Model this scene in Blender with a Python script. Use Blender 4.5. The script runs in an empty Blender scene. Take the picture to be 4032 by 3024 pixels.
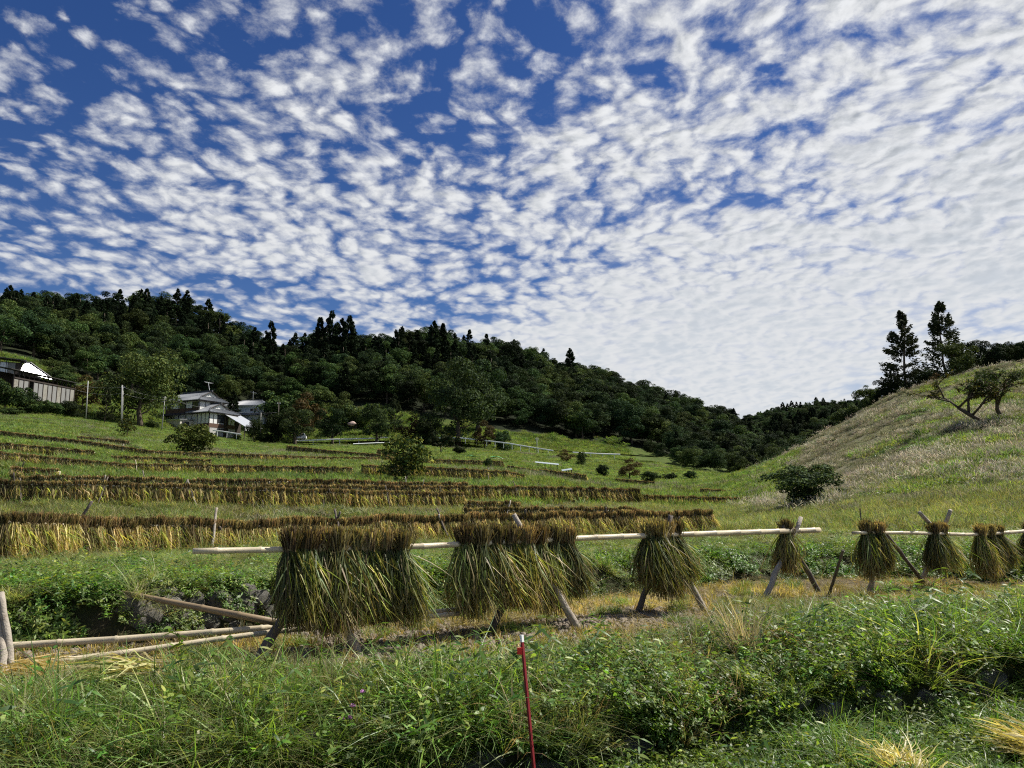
import bpy, math, random
import numpy as np
from mathutils import Vector, Matrix, Euler

R = math.radians
rng = np.random.default_rng(7)
random.seed(7)
scene = bpy.context.scene
COL = scene.collection

# ------------------------------------------------------------------ camera
F, CX, CY, PITCH = 3028.0, 2016.0, 1512.0, R(8.42)     # photograph pixels (4032 x 3024)
cam_d = bpy.data.cameras.new("camera"); cam = bpy.data.objects.new("camera", cam_d)
COL.objects.link(cam); scene.camera = cam
cam_d.sensor_fit = 'HORIZONTAL'; cam_d.sensor_width = 36.0
cam_d.lens = 36.0 * F / 4032.0
cam_d.clip_start = 0.05; cam_d.clip_end = 6000
cam.location = (0, 0, 0); cam.rotation_euler = (R(90) + PITCH, 0, 0)

# ------------------------------------------------------------------ sky with an altocumulus layer
SUN_EL, SUN_AZ = R(51), R(70)            # azimuth to the right of the view direction (+Y)
world = bpy.data.worlds.new("World"); scene.world = world; world.use_nodes = True
nt = world.node_tree; nt.nodes.clear()
def N(tree, kind, **kw):
    n = tree.nodes.new(kind)
    for k, v in kw.items():
        if k == 'inp':
            for a, b in v.items(): n.inputs[a].default_value = b
        else: setattr(n, k, v)
    return n
def L(tree, a, b): tree.links.new(a, b)
def M(tree, op, a, b=None, c=None, clamp=False):
    n = tree.nodes.new('ShaderNodeMath'); n.operation = op; n.use_clamp = clamp
    for i, v in enumerate((a, b, c)):
        if v is None: continue
        if isinstance(v, (int, float)): n.inputs[i].default_value = v
        else: tree.links.new(v, n.inputs[i])
    return n.outputs[0]
def SS(tree, v, lo, hi, a=0.0, b=1.0):
    n = tree.nodes.new('ShaderNodeMapRange'); n.interpolation_type = 'SMOOTHSTEP'
    tree.links.new(v, n.inputs[0])
    for i, x in zip((1, 2, 3, 4), (lo, hi, a, b)):
        if isinstance(x, (int, float)): n.inputs[i].default_value = x
        else: tree.links.new(x, n.inputs[i])
    return n.outputs[0]
def MIX(tree, f, a, b, mode='MIX'):
    n = tree.nodes.new('ShaderNodeMix'); n.data_type = 'RGBA'; n.blend_type = mode
    for i, v in zip((0, 6, 7), (f, a, b)):
        if isinstance(v, (int, float)): n.inputs[i].default_value = v
        elif isinstance(v, tuple): n.inputs[i].default_value = v if len(v) == 4 else v + (1,)
        else: tree.links.new(v, n.inputs[i])
    return n.outputs[2]
def NOISE(tree, vec, scale, detail=4, rough=0.55, dist=0.0):
    n = N(tree, 'ShaderNodeTexNoise', noise_dimensions='3D')
    n.inputs['Scale'].default_value = scale; n.inputs['Detail'].default_value = detail
    n.inputs['Roughness'].default_value = rough; n.inputs['Distortion'].default_value = dist
    if vec is not None: L(tree, vec, n.inputs['Vector'])
    return n.outputs['Fac']

SKY_STRENGTH = 0.085
EXPOSURE = 0.62
sky = N(nt, 'ShaderNodeTexSky', sky_type='NISHITA', sun_disc=False)
sky.sun_elevation = SUN_EL; sky.sun_rotation = SUN_AZ
sky.altitude = 900; sky.air_density = 1.0; sky.dust_density = 0.25; sky.ozone_density = 3.5
tc = N(nt, 'ShaderNodeTexCoord')
sep = N(nt, 'ShaderNodeSeparateXYZ'); L(nt, tc.outputs['Generated'], sep.inputs[0])
zc = M(nt, 'MAXIMUM', sep.outputs[2], 0.0)
RC = 22.0                                          # the layer curves with the earth: finite distance at the horizon
tt = M(nt, 'SUBTRACT', M(nt, 'SQRT', M(nt, 'ADD', M(nt, 'MULTIPLY', M(nt, 'MULTIPLY', zc, zc), RC * RC), 2 * RC + 1)), M(nt, 'MULTIPLY', zc, RC))
px = M(nt, 'MULTIPLY', sep.outputs[0], tt)         # where the view ray meets the cloud layer, layer height = 1
py = M(nt, 'MULTIPLY', sep.outputs[1], tt)
comb = N(nt, 'ShaderNodeCombineXYZ'); L(nt, px, comb.inputs[0]); L(nt, py, comb.inputs[1])
def MAP(rot, sx, sy, off=(0, 0, 0)):
    m = N(nt, 'ShaderNodeMapping'); m.inputs['Rotation'].default_value = (0, 0, rot)
    m.inputs['Scale'].default_value = (sx, sy, 1); m.inputs['Location'].default_value = off
    L(nt, comb.outputs[0], m.inputs['Vector']); return m.outputs[0]
warp = N(nt, 'ShaderNodeTexNoise'); warp.inputs['Scale'].default_value = 2.2; warp.inputs['Detail'].default_value = 3
L(nt, comb.outputs[0], warp.inputs['Vector'])
vm = N(nt, 'ShaderNodeVectorMath', operation='SCALE'); vm.inputs[3].default_value = 0.16
L(nt, warp.outputs['Color'], vm.inputs[0])
va = N(nt, 'ShaderNodeVectorMath', operation='ADD'); L(nt, comb.outputs[0], va.inputs[0]); L(nt, vm.outputs[0], va.inputs[1])
def MAPW(rot, sx, sy, off=(0, 0, 0)):
    m = N(nt, 'ShaderNodeMapping'); m.inputs['Rotation'].default_value = (0, 0, rot)
    m.inputs['Scale'].default_value = (sx, sy, 1); m.inputs['Location'].default_value = off
    L(nt, va.outputs[0], m.inputs['Vector']); return m.outputs[0]
def VOR(vec, scale, smooth):
    n = N(nt, 'ShaderNodeTexVoronoi', voronoi_dimensions='2D', feature='SMOOTH_F1')
    n.inputs['Scale'].default_value = scale; n.inputs['Smoothness'].default_value = smooth
    n.inputs['Detail'].default_value = 1.0; n.inputs['Roughness'].default_value = 0.5; n.inputs['Randomness'].default_value = 1.0
    L(nt, vec, n.inputs['Vector']); return n.outputs['Distance']
fine = N(nt, 'ShaderNodeTexNoise'); fine.inputs['Scale'].default_value = 10.0; fine.inputs['Detail'].default_value = 5
fine.inputs['Roughness'].default_value = 0.6
L(nt, va.outputs[0], fine.inputs['Vector'])
vm2 = N(nt, 'ShaderNodeVectorMath', operation='SCALE'); vm2.inputs[3].default_value = 0.095
L(nt, fine.outputs['Color'], vm2.inputs[0])
va2 = N(nt, 'ShaderNodeVectorMath', operation='ADD'); L(nt, va.outputs[0], va2.inputs[0]); L(nt, vm2.outputs[0], va2.inputs[1])
dist2 = M(nt, 'SQRT', M(nt, 'ADD', M(nt, 'MULTIPLY', px, px), M(nt, 'MULTIPLY', py, py)))
gw = SS(nt, dist2, 1.5, 4.2, 0.66, 0.30)          # far grain is too fine to see
def cloud_field(off):
    m = N(nt, 'ShaderNodeMapping'); m.inputs['Rotation'].default_value = (0, 0, R(28))
    m.inputs['Scale'].default_value = (12.0, 9.4, 1); m.inputs['Location'].default_value = off
    L(nt, va2.outputs[0], m.inputs['Vector'])
    puffs = M(nt, 'SUBTRACT', 1.0, VOR(m.outputs[0], 1.0, 0.35))              # rounded heaps
    mid = NOISE(nt, MAPW(R(-35), 2.4, 3.2, (3.1, 1.7, 0)), 1.0, 4, 0.55)       # banks of puffs
    grain = NOISE(nt, MAPW(R(10), 15, 12.5, off), 1.0, 7, 0.68)
    d = M(nt, 'ADD', M(nt, 'MULTIPLY', puffs, 0.38), M(nt, 'MULTIPLY', mid, 0.70))
    return M(nt, 'ADD', d, M(nt, 'ADD', 0.31, M(nt, 'MULTIPLY', M(nt, 'SUBTRACT', grain, 0.5), gw)))
dens = cloud_field((0, 0, 0))
dens2 = cloud_field((0.24, 0.22, 0))              # sampled towards the sun: thickness the light has crossed
big = NOISE(nt, MAP(R(20), 0.55, 0.7, (5.2, 0.4, 0)), 1.0, 3, 0.5)
# the front edge of the layer: sparse to the left and overhead, closing up to the right and far away
cov = M(nt, 'SUBTRACT', M(nt, 'ADD', M(nt, 'MULTIPLY', px, 0.085), M(nt, 'MULTIPLY', py, 0.062)), 0.082)
cov = M(nt, 'MINIMUM', M(nt, 'MAXIMUM', cov, -0.12), 0.20)
cov = M(nt, 'ADD', cov, M(nt, 'MULTIPLY', M(nt, 'SUBTRACT', big, 0.5), 0.55))
d1 = M(nt, 'ADD', dens, cov)
d2 = M(nt, 'ADD', dens2, cov)
alpha = SS(nt, d1, 0.62, 1.03)
veil = M(nt, 'MULTIPLY', SS(nt, dist2, 1.9, 4.4, 0.0, 0.84), SS(nt, M(nt, 'ADD', cov, M(nt, 'MULTIPLY', px, 0.02)), 0.02, 0.26))      # far puffs merge into a thin sheet
alpha = M(nt, 'SUBTRACT', 1.0, M(nt, 'MULTIPLY', M(nt, 'SUBTRACT', 1.0, alpha), M(nt, 'SUBTRACT', 1.0, veil)))
alpha = M(nt, 'MULTIPLY', alpha, 0.96)
shade = SS(nt, d2, 0.90, 1.30)
thin = M(nt, 'SUBTRACT', d1, d2)                  # > 0 on the side turned to the sun
bright = M(nt, 'SUBTRACT', 0.90, M(nt, 'MULTIPLY', shade, SS(nt, dist2, 1.4, 3.8, 0.24, 0.09)))
bright = M(nt, 'ADD', bright, M(nt, 'MULTIPLY', M(nt, 'MINIMUM', M(nt, 'MAXIMUM', thin, -0.2), 0.2), SS(nt, dist2, 1.4, 3.6, 0.70, 0.06)))
ccol = MIX(nt, shade, (0.97, 0.985, 1.0), (0.87, 0.93, 1.0))
sc_n = N(nt, 'ShaderNodeVectorMath', operation='SCALE')
L(nt, ccol, sc_n.inputs[0]); L(nt, M(nt, 'MULTIPLY', bright, 0.88 / SKY_STRENGTH / 2 ** EXPOSURE), sc_n.inputs[3])
deep = N(nt, 'ShaderNodeHueSaturation'); deep.inputs['Saturation'].default_value = 1.25; deep.inputs['Value'].default_value = 0.62
deep.inputs['Hue'].default_value = 0.515
L(nt, sky.outputs[0], deep.inputs['Color'])
mixed = MIX(nt, alpha, deep.outputs[0], sc_n.outputs[0])
bg = N(nt, 'ShaderNodeBackground'); bg.inputs['Strength'].default_value = SKY_STRENGTH
L(nt, mixed, bg.inputs['Color'])
world.cycles.sampling_method = 'MANUAL'; world.cycles.sample_map_resolution = 512
wo = N(nt, 'ShaderNodeOutputWorld'); L(nt, bg.outputs[0], wo.inputs[0])

# ------------------------------------------------------------------ sun, exposure, render settings
sun_d = bpy.data.lights.new("sun", 'SUN'); sun = bpy.data.objects.new("sun", sun_d); COL.objects.link(sun)
sun_d.energy = 5.0; sun_d.angle = R(0.53); sun_d.color = (1.0, 0.95, 0.86)
sdir = Vector((math.sin(SUN_AZ) * math.cos(SUN_EL), math.cos(SUN_AZ) * math.cos(SUN_EL), math.sin(SUN_EL)))
sun.rotation_euler = sdir.to_track_quat('Z', 'Y').to_euler(); sun.location = sdir * 50
vs = scene.view_settings; vs.view_transform = 'Standard'; vs.look = 'None'; vs.exposure = EXPOSURE; vs.gamma = 1.0
cy = scene.cycles
cy.max_bounces = 4; cy.diffuse_bounces = 2; cy.glossy_bounces = 1; cy.transmission_bounces = 2; cy.transparent_max_bounces = 4
cy.pixel_filter_type = 'BLACKMAN_HARRIS'; cy.filter_width = 1.15
cy.use_denoising = False; cy.use_adaptive_sampling = True; cy.adaptive_threshold = 0.028


# ================================================================== helpers
def ray(u, v):
    """photograph pixel -> (x/y, z/y) of its view ray"""
    up = (CY - v) / F
    yr = math.cos(PITCH) - up * math.sin(PITCH)
    return ((u - CX) / F / yr, (math.sin(PITCH) + up * math.cos(PITCH)) / yr)
def P(u, v, Y):
    s, t = ray(u, v); return Vector((s * Y, Y, t * Y))

def tag(o, label=None, cat=None, group=None, kind=None):
    if label: o["label"] = label
    if cat: o["category"] = cat
    if group: o["group"] = group
    if kind: o["kind"] = kind
    return o
def empty(name, loc=(0, 0, 0), rz=0.0, label=None, cat=None, group=None):
    o = bpy.data.objects.new(name, None); COL.objects.link(o)
    o.location = loc; o.rotation_euler = (0, 0, rz); o.empty_display_size = 0.2
    return tag(o, label, cat, group)
def link(name, me, parent=None, mat=None):
    o = bpy.data.objects.new(name, me); COL.objects.link(o)
    if parent is not None: o.parent = parent
    if mat is not None and not me.materials: me.materials.append(mat)
    return o
def mesh_np(name, V, Fc, mat=None, col=None, smooth=False):
    """V (n,3), Fc (m,3|4) -> mesh; col (n,3) -> point colour attribute 'Col'"""
    V = np.asarray(V, dtype=np.float32); Fc = np.asarray(Fc, dtype=np.int32)
    me = bpy.data.meshes.new(name)
    n, m, k = len(V), len(Fc), Fc.shape[1]
    me.vertices.add(n); me.vertices.foreach_set("co", V.ravel())
    me.loops.add(m * k); me.loops.foreach_set("vertex_index", Fc.ravel())
    me.polygons.add(m); me.polygons.foreach_set("loop_start", np.arange(0, m * k, k, dtype=np.int32))
    if smooth: me.polygons.foreach_set("use_smooth", np.ones(m, dtype=bool))
    me.update(calc_edges=True)
    if col is not None:
        at = me.color_attributes.new("Col", 'FLOAT_COLOR', 'POINT')
        c4 = np.ones((n, 4), dtype=np.float32); c4[:, :3] = col
        at.data.foreach_set("color", c4.ravel())
    if mat is not None: me.materials.append(mat)
    return me
class MB:
    """collects boxes, tubes and polygons into one mesh"""
    def __init__(self): self.v = []; self.f = []
    def poly(self, pts, faces):
        b = len(self.v); self.v += [tuple(p) for p in pts]; self.f += [tuple(i + b for i in f) for f in faces]; return self
    def box(self, x0, x1, y0, y1, z0, z1):
        return self.poly([(x0, y0, z0), (x1, y0, z0), (x1, y1, z0), (x0, y1, z0), (x0, y0, z1), (x1, y0, z1), (x1, y1, z1), (x0, y1, z1)],
                         [(0, 3, 2, 1), (4, 5, 6, 7), (0, 1, 5, 4), (1, 2, 6, 5), (2, 3, 7, 6), (3, 0, 4, 7)])
    def slab(self, quad, th):
        """a flat quad (4 points) given thickness th downwards along its normal"""
        q = [Vector(p) for p in quad]; n = (q[1] - q[0]).cross(q[3] - q[0]).normalized() * th
        return self.poly(q + [p - n for p in q], [(0, 1, 2, 3), (7, 6, 5, 4), (0, 4, 5, 1), (1, 5, 6, 2), (2, 6, 7, 3), (3, 7, 4, 0)])
    def tube(self, pts, radii, seg=8, cap=True):
        pts = [Vector(p) for p in pts]; b = len(self.v); n = len(pts)
        ref = None
        for i, p in enumerate(pts):
            d = (pts[min(i + 1, n - 1)] - pts[max(i - 1, 0)]).normalized()
            if ref is None: ref = Vector((1, 0, 0)) if abs(d.x) < 0.8 else Vector((0, 0, 1))
            a = d.cross(ref).normalized(); c = d.cross(a)
            ref = c.cross(d) if False else ref
            for j in range(seg):
                t = 2 * math.pi * j / seg
                self.v.append(tuple(p + (a * math.cos(t) + c * math.sin(t)) * radii[i]))
        for i in range(n - 1):
            for j in range(seg):
                k = (j + 1) % seg
                self.f.append((b + i * seg + j, b + i * seg + k, b + (i + 1) * seg + k, b + (i + 1) * seg + j))
        if cap:
            self.f.append(tuple(b + j for j in reversed(range(seg)))); self.f.append(tuple(b + (n - 1) * seg + j for j in range(seg)))
        return self
    def mesh(self, name, mat, smooth=False):
        me = bpy.data.meshes.new(name); me.from_pydata(self.v, [], self.f); me.update()
        if smooth: me.polygons.foreach_set("use_smooth", np.ones(len(me.polygons), dtype=bool))
        if mat: me.materials.append(mat)
        return me
    def build(self, name, mat, parent=None, smooth=False): return link(name, self.mesh(name, mat, smooth), parent)

def ribbons(paths, widths, side, col):
    """paths (n,m,3), widths (n,m), side (n,3) or (n,m,3), col (n,m,3) -> V, Fquads, C"""
    n, m, _ = paths.shape
    if side.ndim == 2: side = side[:, None, :]
    off = side * (widths[..., None] * 0.5)
    V = np.stack([paths - off, paths + off], axis=2).reshape(-1, 3)
    C = np.repeat(col[:, :, None, :], 2, axis=2).reshape(-1, 3)
    idx = np.arange(n * m * 2).reshape(n, m, 2)
    Fq = np.stack([idx[:, :-1, 0], idx[:, :-1, 1], idx[:, 1:, 1], idx[:, 1:, 0]], axis=-1).reshape(-1, 4)
    return V, Fq, C
def join(parts):
    Vs, Fs, Cs, b = [], [], [], 0
    for V, Fq, C in parts:
        Vs.append(V); Fs.append(Fq + b); Cs.append(C); b += len(V)
    return np.concatenate(Vs), np.concatenate(Fs), np.concatenate(Cs)
def unit(a): return a / np.maximum(np.linalg.norm(a, axis=-1, keepdims=True), 1e-9)
def rdir(n, g=None):
    g = g or rng; return unit(g.normal(size=(n, 3)))

# ================================================================== materials
def new_mat(name):
    m = bpy.data.materials.new(name); m.use_nodes = True; m.node_tree.nodes.clear(); return m, m.node_tree
def plain(name, col, rough=0.7, var=0.12, scale=6.0, metal=0.0, spec=0.3, bump=0.0, dirt=None):
    m, t = new_mat(name)
    tcn = N(t, 'ShaderNodeTexCoord')
    n1 = NOISE(t, tcn.outputs['Object'], scale, 5, 0.6)
    c = MIX(t, n1, tuple(x * (1 - var) for x in col), tuple(min(1, x * (1 + var)) for x in col))
    if dirt:
        n2 = NOISE(t, tcn.outputs['Object'], scale * 0.35, 6, 0.65)
        c = MIX(t, SS(t, n2, 0.5, 0.75), c, dirt)
    p = N(t, 'ShaderNodeBsdfPrincipled'); L(t, c, p.inputs['Base Color'])
    p.inputs['Roughness'].default_value = rough; p.inputs['Metallic'].default_value = metal; p.inputs['Specular IOR Level'].default_value = spec
    if bump:
        b = N(t, 'ShaderNodeBump'); b.inputs['Strength'].default_value = bump; b.inputs['Distance'].default_value = 0.03
        L(t, NOISE(t, tcn.outputs['Object'], scale * 4, 6, 0.65), b.inputs['Height']); L(t, b.outputs[0], p.inputs['Normal'])
    o = N(t, 'ShaderNodeOutputMaterial'); L(t, p.outputs[0], o.inputs[0]); return m
def leafy(name, trans=0.4, rough=0.5, spec=0.25, vmin=0.7, vmax=1.25, hue=0.02, sat=1.0, tint=None, ttint=(1.25, 1.2, 0.55)):
    """blades and leaves: colour from the mesh attribute 'Col', varied from plant to plant, light passes through"""
    m, t = new_mat(name)
    at = N(t, 'ShaderNodeAttribute', attribute_name='Col')
    oi = N(t, 'ShaderNodeObjectInfo')
    hs = N(t, 'ShaderNodeHueSaturation'); hs.inputs['Saturation'].default_value = sat
    L(t, at.outputs['Color'], hs.inputs['Color'])
    r2 = M(t, 'FRACT', M(t, 'MULTIPLY', oi.outputs['Random'], 17.31))
    L(t, SS(t, oi.outputs['Random'], 0, 1, vmin, vmax), hs.inputs['Value'])
    L(t, SS(t, r2, 0, 1, 0.5 - hue, 0.5 + hue), hs.inputs['Hue'])
    c = hs.outputs[0]
    if tint: c = MIX(t, 1.0, c, tint, 'MULTIPLY')
    p = N(t, 'ShaderNodeBsdfPrincipled'); L(t, c, p.inputs['Base Color'])
    p.inputs['Roughness'].default_value = rough; p.inputs['Specular IOR Level'].default_value = spec
    tr = N(t, 'ShaderNodeBsdfTranslucent')
    L(t, MIX(t, 1.0, c, ttint, 'MULTIPLY'), tr.inputs['Color'])
    mx = N(t, 'ShaderNodeMixShader'); mx.inputs[0].default_value = trans
    L(t, p.outputs[0], mx.inputs[1]); L(t, tr.outputs[0], mx.inputs[2])
    o = N(t, 'ShaderNodeOutputMaterial'); L(t, mx.outputs[0], o.inputs[0]); return m
def ground_mat(name, cols, scale=1.0, bump=0.5, dist=0.05):
    """a soil or turf sheet: three colours in patches of several sizes"""
    m, t = new_mat(name)
    g = N(t, 'ShaderNodeNewGeometry')
    a = NOISE(t, g.outputs['Position'], 0.35 * scale, 4, 0.6); b = NOISE(t, g.outputs['Position'], 3.1 * scale, 6, 0.65); d = NOISE(t, g.outputs['Position'], 22 * scale, 5, 0.7)
    c = MIX(t, SS(t, a, 0.38, 0.62), cols[0], cols[1]); c = MIX(t, SS(t, b, 0.42, 0.66), c, cols[2])
    c = MIX(t, SS(t, d, 0.35, 0.7, 0.25, 0.0), c, tuple(x * 0.3 for x in cols[0]))
    p = N(t, 'ShaderNodeBsdfPrincipled'); L(t, c, p.inputs['Base Color']); p.inputs['Roughness'].default_value = 0.95; p.inputs['Specular IOR Level'].default_value = 0.1
    bp = N(t, 'ShaderNodeBump'); bp.inputs['Strength'].default_value = bump; bp.inputs['Distance'].default_value = dist
    L(t, M(t, 'ADD', b, d), bp.inputs['Height']); L(t, bp.outputs[0], p.inputs['Normal'])
    o = N(t, 'ShaderNodeOutputMaterial'); L(t, p.outputs[0], o.inputs[0]); return m

MAT = {}
MAT['straw'] = leafy('straw', trans=0.36, rough=0.5, spec=0.3, vmin=0.55, vmax=1.5, hue=0.014)
MAT['straw_far'] = leafy('straw_far', trans=0.46, rough=0.6, spec=0.15, vmin=0.6, vmax=1.8, hue=0.012, ttint=(1.12, 1.03, 0.7))
MAT['grass'] = leafy('grass', trans=0.45, rough=0.42, spec=0.45, vmin=0.75, vmax=1.4, hue=0.02, sat=0.97)
MAT['herb'] = leafy('herb', trans=0.45, rough=0.45, spec=0.36, sat=1.0, vmin=0.7, vmax=1.3, hue=0.02)
MAT['meadow'] = leafy('meadow', trans=0.45, rough=0.6, spec=0.2, vmin=0.75, vmax=1.3, hue=0.02, sat=0.93)
MAT['pampas'] = leafy('pampas', trans=0.40, rough=0.7, spec=0.1, vmin=0.7, vmax=1.15, hue=0.012, ttint=(1.05, 1.0, 0.85))
MAT['crown'] = leafy('crown', trans=0.16, rough=0.7, spec=0.06, vmin=0.45, vmax=1.35, hue=0.022)
MAT['needle'] = leafy('needle', trans=0.10, rough=0.75, spec=0.05, vmin=0.7, vmax=1.2, hue=0.015)
MAT['bark'] = plain('bark', (0.09, 0.07, 0.05), 0.9, 0.35, 4.0, bump=0.6)
MAT['soil'] = ground_mat('field_soil', [(0.11, 0.085, 0.06), (0.17, 0.135, 0.095), (0.24, 0.19, 0.11)], 1.5, 1.0, 0.06)
MAT['bank'] = ground_mat('bank_earth', [(0.035, 0.04, 0.018), (0.05, 0.06, 0.022), (0.07, 0.06, 0.035)], 1.0, 0.8)
MAT['turf'] = ground_mat('terrace_turf', [(0.05, 0.085, 0.018), (0.075, 0.12, 0.025), (0.11, 0.12, 0.035)], 0.6, 0.6)
MAT['forest_floor'] = ground_mat('forest_floor', [(0.012, 0.018, 0.009), (0.02, 0.026, 0.012), (0.025, 0.03, 0.014)], 0.1, 0.5, 0.5)
MAT['hillgrass'] = ground_mat('hill_grass', [(0.13, 0.125, 0.065), (0.18, 0.16, 0.10), (0.08, 0.095, 0.04)], 0.4, 0.6)
MAT['stone'] = plain('stone', (0.19, 0.18, 0.155), 0.95, 0.4, 6.0, bump=1.0, dirt=(0.10, 0.10, 0.07), spec=0.15)
MAT['bamboo'] = plain('bamboo', (0.50, 0.43, 0.30), 0.42, 0.28, 7.0, spec=0.4, bump=0.15, dirt=(0.30, 0.23, 0.14))
MAT['bamboo_dark'] = plain('bamboo_weathered', (0.23, 0.17, 0.10), 0.5, 0.2, 4.0, dirt=(0.14, 0.10, 0.06))
MAT['log'] = plain('weathered_log', (0.33, 0.29, 0.24), 0.8, 0.3, 9.0, bump=0.5, dirt=(0.15, 0.11, 0.08))
MAT['log_dark'] = plain('dark_log', (0.12, 0.10, 0.085), 0.85, 0.3, 9.0, bump=0.5, dirt=(0.06, 0.05, 0.04))

# ================================================================== terrain: curves running across the view, lofted
U = [-2200, -800, 0, 500, 1000, 1500, 2000, 2500, 2800, 3050, 3300, 3600, 4032, 4900, 6200]
def ext(a): return [a[0], a[0]] + list(a) + [a[-1], a[-1]]
CURVES = [  # (Y list, z list) at the columns 0 .. 4032
 ([1.0]*11, [-1.62]*11),
 ([4.5, 4.7, 4.95, 5.2, 5.45, 5.8, 6.1, 6.4, 6.7, 7.0, 7.4], [-1.95, -1.95, -1.95, -1.94, -1.92, -1.92, -1.92, -1.92, -1.9, -1.9, -1.9]),
 ([4.65, 4.85, 5.1, 5.34, 5.58, 5.93, 6.23, 6.53, 6.85, 7.15, 7.55], [-1.70, -1.68, -1.66, -1.64, -1.64, -1.62, -1.60, -1.58, -1.53, -1.48, -1.44]),
 ([5.45, 5.75, 6.05, 6.25, 6.5, 7.2, 8.0, 8.5, 8.9, 9.2, 9.5], [-1.46, -1.46, -1.46, -1.46, -1.45, -1.44, -1.43, -1.41, -1.39, -1.37, -1.34]),
 ([7.5, 7.7, 8.4, 9.3, 10.2, 11.9, 13.0, 13.8, 14.0, 13.6, 13.0], [-1.42]*7 + [-1.41, -1.40, -1.38, -1.36]),
 ([7.8, 7.95, 8.65, 9.7, 10.7, 12.4, 13.5, 14.4, 14.7, 14.4, 13.9], [-1.0, -1.0, -1.0, -1.0, -1.02, -1.04, -1.06, -1.08, -1.05, -1.0, -0.95]),
 ([12.5, 14.5, 16.5, 18.8, 21, 23.5, 25, 24, 22, 20, 18.5], [-1.05, -1.06, -1.07, -1.09, -1.11, -1.14, -1.15, -1.05, -0.98, -0.90, -0.80]),
 ([23.5, 26, 29, 32, 33.5, 35.5, 37, 35, 30, 27, 25], [-1.05, -1.06, -1.08, -1.1, -1.14, -1.16, -1.12, -0.85, -0.6, -0.35, -0.1]),
 ([27, 28.5, 31.5, 35, 39, 43, 46, 44, 38, 35, 32], [-0.26, -0.28, -0.40, -0.52, -0.60, -0.66, -0.70, -0.5, 0.1, 0.6, 0.9]),
 ([34, 35, 37, 41, 44, 47.5, 52, 52, 50, 47, 43], [0.08, 0.05, 0.02, -0.07, -0.22, -0.5, -0.6, -0.2, 1.1, 2.3, 3.2]),
 ([48, 52, 58, 60, 62, 68, 70, 68, 67, 64, 60], [2.0, 1.5, 1.58, 1.5, 1.3, 0.35, -0.1, 1.1, 3.7, 5.9, 7.2]),
 ([75, 73, 76, 88, 95, 100, 95, 93, 94, 92, 86], [5.66, 3.9, 3.45, 3.8, 3.5, 1.5, 1.7, 4.2, 8.6, 12.8, 15.2]),
 ([180, 196, 222, 218, 225, 240, 215, 190, 150, 130, 112], [20.2, 18.6, 15.2, 14.9, 13.9, 11.9, 7.0, 3.0, 7.0, 13.5, 18.0]),
 ([205, 236, 266, 255, 258, 275, 270, 270, 230, 190, 165], [38.5, 29, 31.5, 29.0, 22, 17, 12, 7, 9, 15, 23]),
 ([350, 352, 360, 380, 420, 455, 470, 470, 400, 370, 350], [83, 84, 68, 70, 74, 56, 43, 22, 20, 32, 58]),
 ([470, 470, 480, 500, 540, 570, 560, 560, 520, 480, 470], [60, 60, 45, 50, 55, 40, 35, 40, 40, 40, 50]),
 ([750]*11, [50, 50, 50, 50, 50, 50, 54, 78, 84, 88, 100]),
 ([1000]*11, [20]*11),
 ([3500]*11, [0]*11)]
KC = len(CURVES)
S_FINE = np.linspace(-1.15, 1.15, 461)
SU = (np.array(U) - CX) / F / 1.011
def smooth1(a, w):
    k = np.hanning(w + 2)[1:-1]; k /= k.sum(); p = np.pad(a, w // 2, mode='edge'); return np.convolve(p, k, mode='valid')[:len(a)]
RIDGE_U = [0, 300, 650, 850, 1000, 1100, 1300, 1500, 1700, 2000, 2300, 2500, 2700, 2900, 2960]
RIDGE_V = [1140, 1165, 1148, 1178, 1290, 1325, 1290, 1315, 1290, 1330, 1420, 1490, 1560, 1625, 1655]
CY_, CZ_ = [], []
for k, (ys, zs) in enumerate(CURVES):
    y = np.interp(S_FINE, SU, ext(ys)); z = np.interp(S_FINE, SU, ext(zs))
    w = 25 if k > 3 else 31
    y, z = smooth1(y, w), smooth1(z, w)
    if k == 14:      # the wooded ridge: tree tops trace the skyline, the ground lies about 11 m lower
        su = [ray(a, b)[0] for a, b in zip(RIDGE_U, RIDGE_V)]; tz = [ray(a, b)[1] for a, b in zip(RIDGE_U, RIDGE_V)]
        z2 = np.interp(S_FINE, su, tz) * y - 13.0
        z = np.where(S_FINE < su[-1], z2, np.minimum(z, z2 * 0 + np.maximum(z, 20)))
        z = smooth1(z, 7)
    CY_.append(y); CZ_.append(z)
CY_ = np.array(CY_); CZ_ = np.array(CZ_)
for k in range(1, KC): CY_[k] = np.maximum(CY_[k], CY_[k - 1] + 0.08)
def wave(x, y, f, seed):
    """cheap smooth noise in -1..1"""
    o = 0
    g = np.random.default_rng(seed)
    for i in range(5):
        a, ph = g.uniform(0, 2 * math.pi, 2); q = f * (0.6 + 0.5 * i)
        o = o + np.sin((x * math.cos(a) + y * math.sin(a)) * q + ph) / (1 + 0.5 * i)
    return o / 2.6
def bumps(x, y, kk):
    r = np.interp(kk, [0, 3, 3.2, 4, 5, 6, 9, 11, 12, 13, 14], [0.03, 0.03, 0.02, 0.02, 0.05, 0.03, 0.05, 0.18, 0.5, 1.5, 3.0])
    fr = np.interp(kk, [0, 5, 9, 11, 13, 14], [3.0, 2.0, 0.9, 0.35, 0.12, 0.06])
    return r * wave(x * fr, y * fr, 1.0, 3)
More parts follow.
